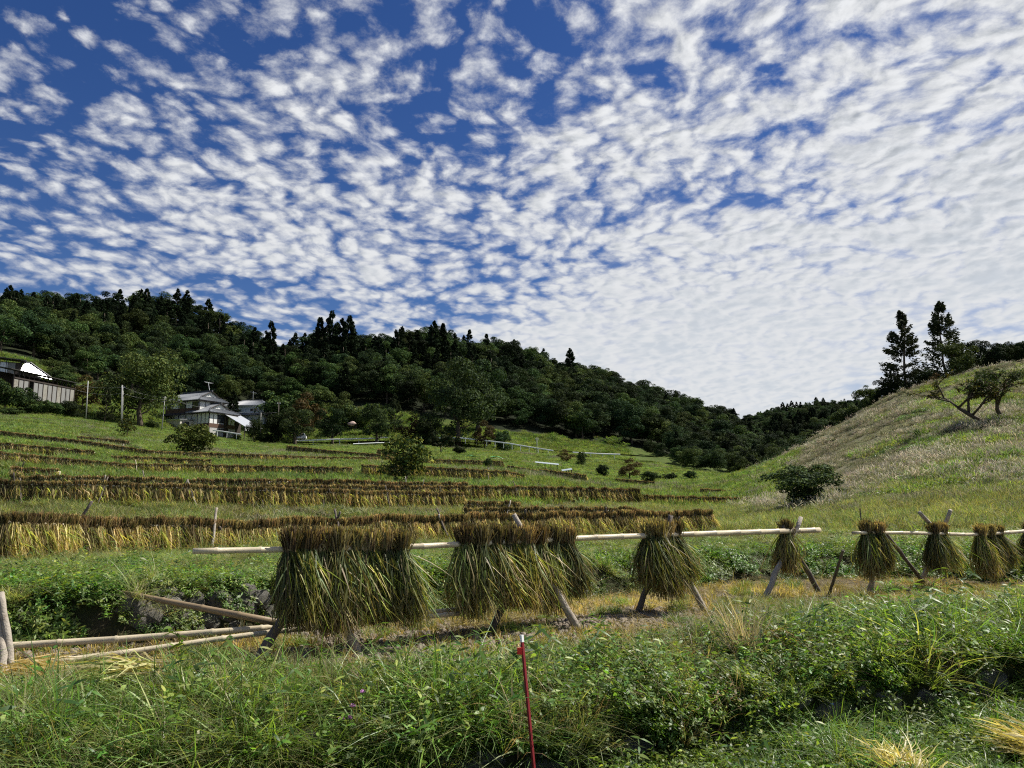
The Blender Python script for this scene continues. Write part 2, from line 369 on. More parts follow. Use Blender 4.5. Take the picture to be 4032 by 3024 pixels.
def lookup(x, y):
    """-> ground height, continuous curve index"""
    x = np.atleast_1d(np.asarray(x, float)); y = np.atleast_1d(np.asarray(y, float))
    s = x / np.maximum(y, 0.3)
    ys = np.array([np.interp(s, S_FINE, CY_[k]) for k in range(KC)]); zs = np.array([np.interp(s, S_FINE, CZ_[k]) for k in range(KC)])
    k = np.clip((ys <= y[None]).sum(0) - 1, 0, KC - 2); i = np.arange(len(x))
    f = np.clip((y - ys[k, i]) / (ys[k + 1, i] - ys[k, i]), 0, 1)
    f2 = f
    return zs[k, i] * (1 - f2) + zs[k + 1, i] * f2 + bumps(x, y, k + f), k + f
def gz(x, y): return float(lookup(x, y)[0][0])
def on_ground(u, v_hint, Y, dz=0.0):
    p = P(u, v_hint, Y); return Vector((p.x, p.y, gz(p.x, p.y) + dz))

def ground_px(u, v, y0, y1):
    """first ground point seen at a pixel between two distances"""
    sx, tz = ray(u, v)
    for Y in np.arange(y0, y1, 0.25):
        if gz(sx * Y, Y) >= tz * Y: return Vector((sx * Y, Y, gz(sx * Y, Y)))
    return on_ground(u, v, y1)
def terrain(name, k0, k1, sub, mat, label, s_lo=-1.15, s_hi=1.15, step=1):
    sel = np.where((S_FINE >= s_lo - 1e-6) & (S_FINE <= s_hi + 1e-6))[0][::step]
    rows = []
    for k in range(k0, k1):
        n = sub[k - k0]
        for j in range(n + (1 if k == k1 - 1 else 0)):
            f = j / n; rows.append((CY_[k][sel] * (1 - f) + CY_[k + 1][sel] * f, CZ_[k][sel] * (1 - f) + CZ_[k + 1][sel] * f, k + f))
    Yr = np.array([r[0] for r in rows]); Zr = np.array([r[1] for r in rows]); X = S_FINE[sel][None] * Yr
    kk = np.array([r[2] for r in rows])[:, None] + 0 * X
    Zr = Zr + bumps(X, Yr, kk)
    V = np.stack([X, Yr, Zr], -1).reshape(-1, 3); nr, nc = X.shape
    idx = np.arange(nr * nc).reshape(nr, nc)
    Fq = np.stack([idx[:-1, :-1], idx[:-1, 1:], idx[1:, 1:], idx[1:, :-1]], -1).reshape(-1, 4)
    o = link(name, mesh_np(name, V, Fq, mat, smooth=True)); tag(o, label, None, None, 'structure'); return o
terrain('lower_ground', 0, 1, [18], MAT['bank'], 'low weedy ground at the foot of the near bank')
terrain('near_bank', 1, 3, [4, 8], MAT['bank'], 'overgrown bank below the harvested field')
terrain('rice_field', 3, 4, [40], MAT['soil'], 'harvested rice field with cracked brown soil')
terrain('terrace_bank', 4, 6, [6, 14], MAT['bank'], 'grassy bank behind the harvested field')
S_SPLIT = 0.335
terrain('terrace_slope', 6, 12, [10, 8, 8, 14, 16, 30], MAT['turf'], 'green terraced slope with rows of drying rice', -1.15, S_FINE[np.argmin(abs(S_FINE - S_SPLIT))])
terrain('grass_hillside', 6, 12, [10, 8, 8, 14, 16, 20], MAT['hillgrass'], 'steep hillside of pale autumn grass', S_FINE[np.argmin(abs(S_FINE - S_SPLIT))], 1.15)
terrain('meadow_knoll', 12, 13, [14], MAT['turf'], 'green knoll behind the houses')
terrain('wooded_hills', 13, KC - 1, [26, 6, 10, 4, 3], MAT['forest_floor'], 'ground of the forested hills')

# ================================================================== geometry-node scatter (grass, herbs, far wood)
def scatter_group(name, coll):
    g = bpy.data.node_groups.new(name, 'GeometryNodeTree')
    g.interface.new_socket('Geometry', in_out='INPUT', socket_type='NodeSocketGeometry')
    g.interface.new_socket('Geometry', in_out='OUTPUT', socket_type='NodeSocketGeometry')
    gi = g.nodes.new('NodeGroupInput'); go = g.nodes.new('NodeGroupOutput')
    ci = g.nodes.new('GeometryNodeCollectionInfo'); ci.inputs['Collection'].default_value = coll
    ci.inputs['Separate Children'].default_value = True; ci.inputs['Reset Children'].default_value = True
    ip = g.nodes.new('GeometryNodeInstanceOnPoints'); ip.inputs['Pick Instance'].default_value = True
    def attr(nm, ty):
        a = g.nodes.new('GeometryNodeInputNamedAttribute'); a.data_type = ty; a.inputs['Name'].default_value = nm; return a.outputs['Attribute']
    er = g.nodes.new('FunctionNodeEulerToRotation')
    g.links.new(attr('rot', 'FLOAT_VECTOR'), er.inputs[0]); g.links.new(er.outputs[0], ip.inputs['Rotation'])
    g.links.new(attr('scl', 'FLOAT_VECTOR'), ip.inputs['Scale']); g.links.new(attr('idx', 'INT'), ip.inputs['Instance Index'])
    g.links.new(gi.outputs[0], ip.inputs['Points']); g.links.new(ci.outputs[0], ip.inputs['Instance']); g.links.new(ip.outputs[0], go.inputs[0])
    return g
def proto_collection(name, meshes):
    c = bpy.data.collections.new(name)
    for i, me in enumerate(meshes): c.objects.link(bpy.data.objects.new("%s_%02d" % (name, i), me))
    return c
GROUPS = {}
def scatter(name, coll, pts, rot, scl, idx, label, cat=None):
    me = bpy.data.meshes.new(name); n = len(pts)
    me.vertices.add(n); me.vertices.foreach_set('co', np.asarray(pts, np.float32).ravel())
    scl = np.asarray(scl, np.float32)
    if scl.ndim == 1: scl = np.repeat(scl[:, None], 3, 1)
    for nm, ty, arr, key in (('rot', 'FLOAT_VECTOR', rot, 'vector'), ('scl', 'FLOAT_VECTOR', scl, 'vector'), ('idx', 'INT', idx, 'value')):
        a = me.attributes.new(nm, ty, 'POINT'); a.data.foreach_set(key, np.ascontiguousarray(arr, np.int32 if ty == 'INT' else np.float32).ravel())
    o = link(name, me); md = o.modifiers.new('scatter', 'NODES')
    if coll.name not in GROUPS: GROUPS[coll.name] = scatter_group(coll.name, coll)
    md.node_group = GROUPS[coll.name]
    return tag(o, label, cat, None, 'stuff')
def spots(n, s0, s1, k0, k1, power=1.0, g=None):
    """n random points on the ground between two terrain curves; power>1 thins with distance"""
    g = g or rng
    s = g.uniform(s0, s1, n)
    def at(kf):
        k = int(min(kf, KC - 2)); f = kf - k
        return np.interp(s, S_FINE, CY_[k]) * (1 - f) + np.interp(s, S_FINE, CY_[k + 1]) * f
    a, b = at(k0), at(k1); t = g.uniform(0, 1, n) ** power
    y = a + (b - a) * t; x = s * y; z, kk = lookup(x, y)
    return np.stack([x, y, z], 1), kk, s
def zrot(n, tilt=0.15, g=None):
    g = g or rng; return np.stack([g.normal(0, tilt, n), g.normal(0, tilt, n), g.uniform(0, 2 * math.pi, n)], 1)

# ================================================================== plant prototypes
def pick(g, cols, n, jit=0.15):
    c = np.array(cols)[g.integers(0, len(cols), n)]; return np.clip(c * (1 + g.normal(0, jit, (n, 1))), 0.005, 1)
def blades(g, n, h, spread, width, lean, cols, m=5, hvar=0.3, tip=None, curl=0.5):
    a = g.uniform(0, 2 * math.pi, n); rr = spread * np.sqrt(g.uniform(0, 1, n))
    base = np.stack([rr * np.cos(a), rr * np.sin(a), np.full(n, -0.03 * h)], 1)
    b = a + g.normal(0, 0.9, n); ln = np.abs(g.normal(lean, lean * 0.5, n)); hh = h * np.clip(1 + g.normal(0, hvar, n), 0.3, 1.6)
    t = np.linspace(0, 1, m)[None]
    out = hh[:, None] * ln[:, None] * (t * 0.35 + 0.65 * t ** 2); zz = hh[:, None] * (t - curl * np.minimum(ln, 1.2)[:, None] * t ** 2.2)
    path = base[:, None] + np.stack([out * np.cos(b)[:, None], out * np.sin(b)[:, None], zz], -1)
    path[:, 1:-1] += g.normal(0, 0.012 * h, (n, m - 2, 3))
    w = width * g.uniform(0.6, 1.3, n)[:, None] * np.interp(t, [0, 0.35, 1], [0.7, 1.0, 0.06])
    sd = np.stack([-np.sin(b), np.cos(b), 0 * b], 1) * 0.8 + rdir(n, g) * 0.5; sd = unit(sd)
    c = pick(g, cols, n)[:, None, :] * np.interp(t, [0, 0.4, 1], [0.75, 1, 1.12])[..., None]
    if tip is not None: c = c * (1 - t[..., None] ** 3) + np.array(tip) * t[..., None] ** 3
    return ribbons(path, w, sd, c)
def leaves(g, pos, dirs, length, width, cols, droop=0.25, m=4):
    n = len(pos); t = np.linspace(0, 1, m)[None]
    L_ = length * g.uniform(0.65, 1.3, n)
    path = pos[:, None] + dirs[:, None] * (L_[:, None] * t)[..., None]
    path[..., 2] -= droop * L_[:, None] * t ** 2
    w = (width * g.uniform(0.7, 1.25, n))[:, None] * np.interp(t, [0, 0.3, 0.65, 1], [0.12, 1.0, 0.75, 0.03])
    sd = unit(np.cross(dirs, np.array([0, 0, 1.0])) + g.normal(0, 0.45, (n, 3)))
    c = np.repeat(pick(g, cols, n, 0.2)[:, None, :], m, 1)
    return ribbons(path, w, sd, c)
def herb(g, n_stem, h, cols, ll=0.06, lw=0.026, pairs=6):
    parts = []
    for i in range(n_stem):
        a, ln, hh = g.uniform(0, 6.28), abs(g.normal(0.35, 0.25)), h * g.uniform(0.55, 1.2)
        d = np.array([math.cos(a) * ln, math.sin(a) * ln, 1.0]); d /= np.linalg.norm(d); o = np.array([g.normal(0, 0.05), g.normal(0, 0.05), -0.02])
        t = np.linspace(0, 1, 4); path = (o + d * (t * hh)[:, None])[None]
        path[0, :, :2] += (t ** 2 * 0.25 * hh)[:, None] * np.array([math.cos(a), math.sin(a)])
        parts.append(ribbons(path, np.full((1, 4), 0.005), rdir(1, g), np.tile(np.array([0.09, 0.12, 0.03]), (1, 4, 1))))
        k = pairs + int(g.integers(0, 3)); tt = np.linspace(0.2, 1.0, k); pos = np.stack([np.interp(tt, t, path[0, :, j]) for j in range(3)], 1)
        for sgn in (0, math.pi):
            b = a + sgn + np.arange(k) * 1.57 + g.normal(0, 0.4, k)
            dr = unit(np.stack([np.cos(b), np.sin(b), g.uniform(-0.1, 0.7, k)], 1))
            parts.append(leaves(g, pos, dr, ll * (1.25 - 0.5 * tt.mean()), lw, cols))
    return join(parts)
def mk(name, arrs, mat): return mesh_np(name, arrs[0], arrs[1], mat, arrs[2])
def G_(s): return np.random.default_rng(s)

GREEN = [(0.13, 0.20, 0.045), (0.16, 0.24, 0.05), (0.11, 0.165, 0.045), (0.21, 0.255, 0.075)]
FRESH = [(0.10, 0.20, 0.03), (0.14, 0.27, 0.04), (0.17, 0.29, 0.05)]
OLIVE = [(0.17, 0.19, 0.075), (0.22, 0.225, 0.10), (0.14, 0.165, 0.06), (0.31, 0.28, 0.14)]
HERBC = [(0.09, 0.155, 0.035), (0.12, 0.20, 0.04), (0.07, 0.125, 0.035), (0.17, 0.25, 0.05), (0.10, 0.155, 0.05), (0.22, 0.27, 0.06)]
YELLOW = [(0.42, 0.34, 0.09), (0.36, 0.27, 0.09), (0.48, 0.38, 0.16), (0.27, 0.24, 0.06)]
def make_patch(name, arrs, n, radius, lo, hi, mat, seed, tilt=0.2, flat=1.0):
    """many plants of a kind on a disc, joined: one prototype for the scatter"""
    g = G_(seed); out = []
    for i in range(n):
        V, Fq, C = arrs[int(g.integers(0, len(arrs)))]
        q = radius * math.sqrt(g.uniform(0, 1)); a = g.uniform(0, 6.283); sc = g.uniform(lo, hi)
        Mx = np.array(Euler((g.normal(0, tilt), g.normal(0, tilt), g.uniform(0, 6.283))).to_matrix())
        W = (V @ Mx.T) * sc * np.array([1, 1, flat]) + np.array([q * math.cos(a), q * math.sin(a), -0.01])
        tone = g.uniform(0.78, 1.25); out.append((W, Fq, np.clip(C * tone * (1 + g.normal(0, 0.05, 3)), 0.004, 1)))
    return mk(name, join(out), mat)
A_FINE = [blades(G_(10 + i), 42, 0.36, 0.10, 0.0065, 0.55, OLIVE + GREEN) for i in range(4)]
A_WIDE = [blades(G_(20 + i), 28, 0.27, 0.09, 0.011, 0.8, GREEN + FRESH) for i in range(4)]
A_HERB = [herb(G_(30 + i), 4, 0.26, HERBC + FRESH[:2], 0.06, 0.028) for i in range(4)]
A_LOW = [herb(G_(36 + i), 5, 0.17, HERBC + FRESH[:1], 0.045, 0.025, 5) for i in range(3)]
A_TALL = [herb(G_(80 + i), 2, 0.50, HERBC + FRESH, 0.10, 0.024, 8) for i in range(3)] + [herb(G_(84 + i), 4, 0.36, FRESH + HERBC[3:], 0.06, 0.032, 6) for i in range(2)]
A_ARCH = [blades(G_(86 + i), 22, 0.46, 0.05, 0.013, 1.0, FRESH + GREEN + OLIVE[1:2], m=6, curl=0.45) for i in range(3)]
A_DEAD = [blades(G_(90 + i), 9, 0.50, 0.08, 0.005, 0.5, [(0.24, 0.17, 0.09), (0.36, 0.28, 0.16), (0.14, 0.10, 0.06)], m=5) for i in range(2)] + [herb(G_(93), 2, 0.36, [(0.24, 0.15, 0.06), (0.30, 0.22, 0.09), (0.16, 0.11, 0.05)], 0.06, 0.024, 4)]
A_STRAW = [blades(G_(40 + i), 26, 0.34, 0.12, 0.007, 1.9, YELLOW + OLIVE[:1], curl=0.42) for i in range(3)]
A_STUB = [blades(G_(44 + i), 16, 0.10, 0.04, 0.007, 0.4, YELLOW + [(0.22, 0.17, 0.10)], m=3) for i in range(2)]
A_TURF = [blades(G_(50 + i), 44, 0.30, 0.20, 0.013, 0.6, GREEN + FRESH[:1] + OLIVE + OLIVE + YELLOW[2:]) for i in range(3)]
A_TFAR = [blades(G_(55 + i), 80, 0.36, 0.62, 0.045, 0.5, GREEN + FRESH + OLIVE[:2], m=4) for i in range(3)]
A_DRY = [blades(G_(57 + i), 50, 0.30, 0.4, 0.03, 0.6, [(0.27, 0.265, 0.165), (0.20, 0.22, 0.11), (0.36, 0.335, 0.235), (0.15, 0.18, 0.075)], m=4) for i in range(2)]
def pampas_clump(g):
    a = blades(g, 46, 0.62, 0.28, 0.028, 0.75, [(0.12, 0.15, 0.065), (0.16, 0.18, 0.095), (0.22, 0.21, 0.145), (0.10, 0.14, 0.055)])
    n = 9; b = blades(g, n, 0.92, 0.22, 0.012, 0.35, [(0.30, 0.24, 0.15)], hvar=0.15)
    tips = b[0].reshape(n, 5, 2, 3).mean(2)[:, 3:]
    d = tips[:, 1] - tips[:, 0]; path = np.stack([tips[:, 0], tips[:, 0] + d * 0.8, tips[:, 1] + d * 0.6 - np.array([0, 0, 0.03])], 1)
    c = pick(g, [(0.50, 0.46, 0.37), (0.42, 0.37, 0.28), (0.56, 0.52, 0.43)], n)[:, None].repeat(3, 1)
    return join([a, b, ribbons(path, np.tile(np.array([[0.015, 0.05, 0.01]]), (n, 1)), rdir(n, g), c)])
A_PAMP = [pampas_clump(G_(60 + i)) for i in range(3)]
def leaf_mound(g, n, r, h, leaf, cols):
    """a low heap of creeper and weed leaves"""
    d = rdir(n, g); d[:, 2] = abs(d[:, 2]); q = g.uniform(0.55, 1.0, n)[:, None]
    lum = 1 + 0.25 * np.sin(d[:, :1] * 5) * np.cos(d[:, 1:2] * 4)
    pos = d * q * lum * np.array([r, r, h]); dr = unit(d + g.normal(0, 0.7, (n, 3)))
    return leaves(g, pos, dr, leaf, leaf * 0.6, cols, 0.4, 3)
A_MOUND = [leaf_mound(G_(70 + i), 300, 0.6, 0.45, 0.13, HERBC + FRESH[:1] + OLIVE[:1]) for i in range(3)]
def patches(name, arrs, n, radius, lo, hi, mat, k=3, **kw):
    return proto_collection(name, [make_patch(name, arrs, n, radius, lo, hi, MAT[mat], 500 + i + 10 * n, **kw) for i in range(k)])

# ------------------------------------------------------------------ rice sheaf: butt ends fan out above the pole, tied, two halves hang down
def sheaf(seed, n=420, nl=90, sway=0.06, m=5, length=0.76, wscale=1.0, green=0.5):
    g = G_(seed)
    sd_ = np.where(g.uniform(size=n) < 0.56, -1.0, 1.0)
    tx = g.normal(0, 0.026, n); ty = sd_ * np.abs(g.normal(0.03, 0.016, n)); tz = np.full(n, -0.045) + g.normal(0, 0.012, n)
    topx = tx * 1.7 + g.normal(0, 0.02, n); topy = ty * 0.9 + sd_ * np.abs(g.normal(0.008, 0.018, n)); topz = 0.125 + g.normal(0, 0.028, n) - 0.25 * np.abs(topx)
    t = np.array([0, 0.5, 1.0])
    tie = np.stack([tx, ty, tz], 1); top = np.stack([topx, topy, topz], 1)
    pathA = top[:, None] * (1 - t)[None, :, None] + tie[:, None] * t[None, :, None]
    butt = [(0.29, 0.21, 0.09), (0.37, 0.29, 0.13), (0.19, 0.13, 0.07), (0.40, 0.32, 0.16), (0.16, 0.16, 0.06), (0.13, 0.10, 0.05)]
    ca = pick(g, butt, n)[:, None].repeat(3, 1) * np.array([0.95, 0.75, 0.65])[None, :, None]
    A = ribbons(pathA, np.full((n, 3), 0.0085 * wscale), unit(rdir(n, g) * np.array([1, 1, 0.2])), ca)
    if green < 0.4: ca = ca * np.array([0.72, 0.60, 0.55])
    # hanging leaves and panicles
    t = np.linspace(0, 1, m)[None]
    bx = tx * 2.5 + g.normal(sway, 0.045, n); by = ty * 2.2 + sd_ * np.abs(g.normal(0.05, 0.04, n)); bz = -length * (0.62 + 0.46 * g.uniform(0, 1, n) ** 0.6)
    path = np.stack([tx[:, None] + (bx - tx)[:, None] * t ** 1.25, ty[:, None] + (by - ty)[:, None] * t ** 0.8, tz[:, None] + (bz - tz)[:, None] * t], -1)
    path[:, 1:] += g.normal(0, 0.012, (n, m - 1, 3))
    bow = g.normal(0, 0.035, (n, 1)); path[..., 0] += bow * np.sin(t * 3.14) * (1 + t); path[..., 1] += sd_[:, None] * np.abs(g.normal(0, 0.02, (n, 1))) * np.sin(t * 3.14)
    hang = [(0.10, 0.135, 0.04), (0.14, 0.17, 0.045), (0.08, 0.105, 0.035), (0.25, 0.22, 0.085), (0.19, 0.15, 0.075), (0.09, 0.125, 0.04), (0.18, 0.20, 0.05)]
    if green < 0.4: hang = [(0.46, 0.39, 0.17), (0.56, 0.48, 0.24), (0.30, 0.23, 0.11), (0.28, 0.27, 0.09), (0.46, 0.36, 0.18), (0.16, 0.14, 0.06)]
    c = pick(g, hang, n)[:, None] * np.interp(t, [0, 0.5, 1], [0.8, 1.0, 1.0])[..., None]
    c = c * (1 - 0.5 * t[..., None] ** 3) + 0.5 * t[..., None] ** 3 * pick(g, [(0.36, 0.24, 0.10), (0.28, 0.18, 0.08)], n)[:, None]
    B = ribbons(path, 0.0095 * wscale * np.interp(t, [0, 0.5, 0.9, 1], [0.8, 1, 1.1, 0.5]) * np.ones((n, 1)), unit(rdir(n, g) * np.array([1, 1, 0.2])), c)
    # long leaf blades that stick out and droop
    k = nl; sl = np.where(g.uniform(size=k) < 0.6, -1.0, 1.0); z0 = g.uniform(-0.45, -0.06, k); f = (z0 + 0.045) / (-length)
    b0 = np.stack([g.normal(0, 0.04, k) + f * sway, sl * (0.045 + 0.06 * f), z0], 1); ln = g.uniform(0.18, 0.42, k)
    dx = g.normal(0.04 + sway, 0.13, k); dy = sl * np.abs(g.normal(0.08, 0.07, k))
    pl = b0[:, None] + np.stack([dx[:, None] * t, dy[:, None] * t, -ln[:, None] * (0.55 * t + 0.45 * t ** 2)], -1)
    cl = pick(g, [(0.20, 0.29, 0.05), (0.34, 0.38, 0.06), (0.46, 0.42, 0.08), (0.13, 0.19, 0.05), (0.40, 0.32, 0.18)], k)[:, None].repeat(m, 1)
    Cc = ribbons(pl, 0.013 * wscale * np.interp(t, [0, 0.4, 1], [0.6, 1, 0.1]) * np.ones((k, 1)), unit(rdir(k, g) * np.array([1, 1, 0.3])), cl)
    # straw tie
    a = np.linspace(0, 2 * math.pi, 13); ring = np.stack([0.060 * np.cos(a), 0.064 * np.sin(a), -0.05 + 0.012 * np.sin(a * 2 + seed)], 1)[None]
    T = ribbons(ring, np.full((1, 13), 0.014), np.array([[0, 0, 1.0]]), np.tile(np.array([0.24, 0.19, 0.09]), (1, 13, 1)))
    return A, join([B, Cc]), T
def sheaf_meshes(seed, **kw):
    A, B, T = sheaf(seed, **kw); mm = MAT['straw_far' if kw.get('green', 0.5) < 0.4 else 'straw']
    return mk('stalks', A, mm), mk('leaves', B, mm), mk('tie', T, mm)
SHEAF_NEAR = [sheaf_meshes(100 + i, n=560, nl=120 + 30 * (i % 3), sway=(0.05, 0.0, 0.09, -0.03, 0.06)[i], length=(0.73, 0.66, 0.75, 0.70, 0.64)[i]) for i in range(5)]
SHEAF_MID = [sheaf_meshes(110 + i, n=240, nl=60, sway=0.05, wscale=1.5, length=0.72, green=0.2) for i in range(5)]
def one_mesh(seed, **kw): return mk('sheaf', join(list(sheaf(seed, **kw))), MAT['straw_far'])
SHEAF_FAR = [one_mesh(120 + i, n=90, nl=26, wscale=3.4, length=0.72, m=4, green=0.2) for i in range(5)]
def put_sheaf(meshes, loc, rz, sc, label, group, tilt=0.0):
    e = empty('rice_sheaf', loc, rz, label, 'rice sheaf', group); e.scale = sc if hasattr(sc, '__len__') else (sc, sc, sc); e.rotation_euler[1] = tilt
    for nm, me in zip(('stalks', 'leaves', 'tie'), meshes): link(nm, me, e)
    return e

# ------------------------------------------------------------------ bamboo, logs
def pole_mesh(name, pts, r0, r1, mat, node=0.42, bump=1.16, seg=10):
    """a bamboo pole through pts with node rings"""
    pts = [Vector(p) for p in pts]; ln = [0]
    for a, b in zip(pts, pts[1:]): ln.append(ln[-1] + (b - a).length)
    tot = ln[-1]; ds = [0.0]; d = node * random.uniform(0.3, 0.8)
    rad = {0.0: 1.0}
    while d < tot - 0.05:
        for o, k in ((-0.02, 1.0), (-0.006, bump), (0.006, bump), (0.02, 1.0)): ds.append(d + o); rad[d + o] = k
        d += node * random.uniform(0.85, 1.15)
    ds.append(tot); rad[tot] = 1.0
    P_, R_ = [], []
    for q in sorted(set(ds)):
        i = max(j for j in range(len(ln)) if ln[j] <= q + 1e-9); i = min(i, len(pts) - 2)
        f = (q - ln[i]) / max(ln[i + 1] - ln[i], 1e-6); P_.append(pts[i].lerp(pts[i + 1], f)); R_.append((r0 + (r1 - r0) * q / tot) * rad[q])
    return MB().tube(P_, R_, seg).mesh(name, mat, True)
def log_mesh(name, a, b, r0, r1, mat, wob=0.006, seg=9):
    a, b = Vector(a), Vector(b); n = 9; pts, rr = [], []
    for i in range(n + 1):
        f = i / n; w = wob if 0 < i < n else 0
        pts.append(a.lerp(b, f) + Vector((random.gauss(0, w), random.gauss(0, w), 0))); rr.append((r0 + (r1 - r0) * f) * random.uniform(0.93, 1.07))
    return MB().tube(pts, rr, seg).mesh(name, mat, True)
def rest(u, v, Y): return P(u, v, Y)

# ================================================================== near drying racks
def line_y(u, v, pA, pB):
    """point on the vertical plane through pA-pB seen at pixel (u,v)"""
    s, t = ray(u, v); d = pB - pA; n = Vector((-d.y, d.x, 0)); k = (pA.x * n.x + pA.y * n.y) / (s * n.x + n.y); return Vector((s * k, k, t * k))
RA, RB = P(1270, 2153, 7.35), P(3110, 2092, 11.3)
rack1 = empty('drying_rack', on_ground(1650, 2300, 7.6), 0, 'long near drying rack: pale bamboo pole lashed on crossed wooden legs', 'drying rack', 'near drying racks')
def child(o, parent):
    o.parent = parent; o.matrix_parent_inverse = Matrix.Translation(-parent.location); return o
def rack_pole(rack, pts, r0, r1, name='pole', mat='bamboo'): return child(link(name, pole_mesh(name, pts, r0, r1, MAT[mat])), rack)
def rack_leg(rack, foot, top, r0=0.042, r1=0.03, mat='log'): return child(link('leg', log_mesh('leg', foot, top, r0, r1, MAT[mat])), rack)
q0, q1 = line_y(760, 2170, RA, RB), line_y(3225, 2088, RA, RB)
mid = [line_y(u, v, RA, RB) for u, v in ((760, 2170), (1150, 2163), (1640, 2152), (2300, 2118), (2750, 2102), (3225, 2087))]
rack_pole(rack1, mid, 0.026, 0.040)
def foot(u, v, z=-1.42):
    s, t = ray(u, v); Y = z / t; return Vector((s * Y, Y, gz(s * Y, Y) - 0.05))
def leg(rack, fu, fv, tu, tv, base, dy=0.0, **kw):
    """crossed leg: foot on the field seen at (fu,fv), top near the pole seen at (tu,tv)"""
    f = foot(fu, fv); t = line_y(tu, tv, *base) + Vector((0, dy, 0)); return rack_leg(rack, f, t, **kw)
L1 = (RA, RB)
leg(rack1, 990, 2606, 1315, 2092, L1, 0.06, mat='log_dark', r0=0.05, r1=0.036)
leg(rack1, 1415, 2562, 1215, 2110, L1, 0.09)
leg(rack1, 1925, 2492, 2110, 2110, L1, 0.05, mat='log_dark')
leg(rack1, 2285, 2478, 2022, 2026, L1, 0.10, r0=0.046, r1=0.027)
leg(rack1, 2505, 2412, 2640, 2028, L1, -0.04, mat='log_dark')
leg(rack1, 2785, 2404, 2595, 2080, L1, -0.06, mat='log')
leg(rack1, 3000, 2366, 3150, 2036, L1, -0.04, r0=0.045)
leg(rack1, 3236, 2342, 3085, 2070, L1, 0.04, mat='log_dark')
C0, C1 = P(3360, 2097, 11.0), P(4120, 2092, 13.6)
rack2 = empty('drying_rack', on_ground(3700, 2290, 12.2), 0, 'drying rack at the right edge with a thin pale pole', 'drying rack', 'near drying racks')
L2 = (C0, C1)
rack_pole(rack2, [line_y(u, v, *L2) for u, v in ((3358, 2098), (3560, 2098), (3700, 2101), (3830, 2106), (4032, 2092), (4250, 2088))], 0.024, 0.032)
leg(rack2, 3428, 2345, 3440, 2070, L2, 0.02, r0=0.045)
leg(rack2, 3655, 2312, 3480, 2085, L2, 0.05, mat='log_dark', r0=0.03)
leg(rack2, 3836, 2285, 3614, 2018, L2, -0.05)
leg(rack2, 3622, 2300, 3748, 2008, L2, 0.04, r0=0.04)
leg(rack2, 4040, 2270, 3900, 2085, L2, -0.05, mat='log_dark', r0=0.035)
def lashing(rack, u, v, base, r=0.052):
    c = line_y(u, v, *base); d = (base[1] - base[0]).normalized(); n = d.cross(Vector((0, 0, 1))).normalized(); upv = n.cross(d)
    m = MB()
    for k in range(4):
        o = (k - 1.5) * 0.017
        m.tube([c + d * (o + 0.02 * math.sin(t * 0.5 + k)) + (n * math.cos(t) + upv * math.sin(t)) * r for t in [i * 0.5236 for i in range(13)]], [0.007] * 13, 5)
    child(m.build('lashing', MAT['rope'], None), rack)
MAT['rope'] = plain('straw_rope', (0.30, 0.24, 0.14), 0.9, 0.25, 30.0)
for u, v in ((1262, 2156), (2066, 2129), (2618, 2106), (3118, 2091)): lashing(rack1, u, v, L1)
for u, v in ((3446, 2098), (3680, 2100), (3900, 2102)): lashing(rack2, u, v, L2, 0.045)
ORD = ['leftmost', 'second from the left', 'third from the left', 'fourth from the left', 'fifth from the left', 'sixth from the left', 'seventh from the left', 'eighth from the left', 'ninth from the left']
def cluster(us, v, base, where, mesh_off, sc=1.0, lift=0.0, group='sheaves on the near racks', single=None):
    d = base[1] - base[0]; rz = math.atan2(d.y, d.x)
    for i, u in enumerate(us):
        p = line_y(u, v, *base); s = sc * random.uniform(0.95, 1.06)
        lab = single if single else '%s rice sheaf %s' % (ORD[i], where)
        put_sheaf(SHEAF_NEAR[(i + mesh_off) % 5], p + Vector((0, random.uniform(-0.05, 0.05), 0.03 + lift)), rz * 0.6 + random.uniform(-0.25, 0.25) + (math.pi if False else 0), (s * random.uniform(1.0, 1.25), s, s), lab, group, random.uniform(-0.05, 0.05))
cluster([1150, 1208, 1268, 1328, 1390, 1452, 1516, 1585], 2158, L1, 'in the wide left cluster of the near rack', 0, 1.02)
cluster([1832, 1890, 1950, 2010, 2068, 2124, 2180, 2236], 2135, L1, 'in the middle cluster of the near rack', 2, 1.0)
cluster([2555, 2590, 2628, 2662], 2106, L1, 'in the narrow cluster of the near rack', 1, 1.0)
cluster([3098], 2092, L1, '', 3, 0.86, single='thin rice sheaf hanging alone at the right end of the near rack')
cluster([3415, 3455], 2097, L2, 'at the left end of the right-hand rack', 0, 0.86)
cluster([3675, 3715], 2100, L2, 'between the raised leg tips of the right rack', 3, 0.86)
cluster([3858, 3898, 3938], 2106, L2, 'in the right-hand trio of the right rack', 2, 0.86)
cluster([4050], 2092, L2, '', 1, 0.86, single='rice sheaf cut off by the right edge of the picture')

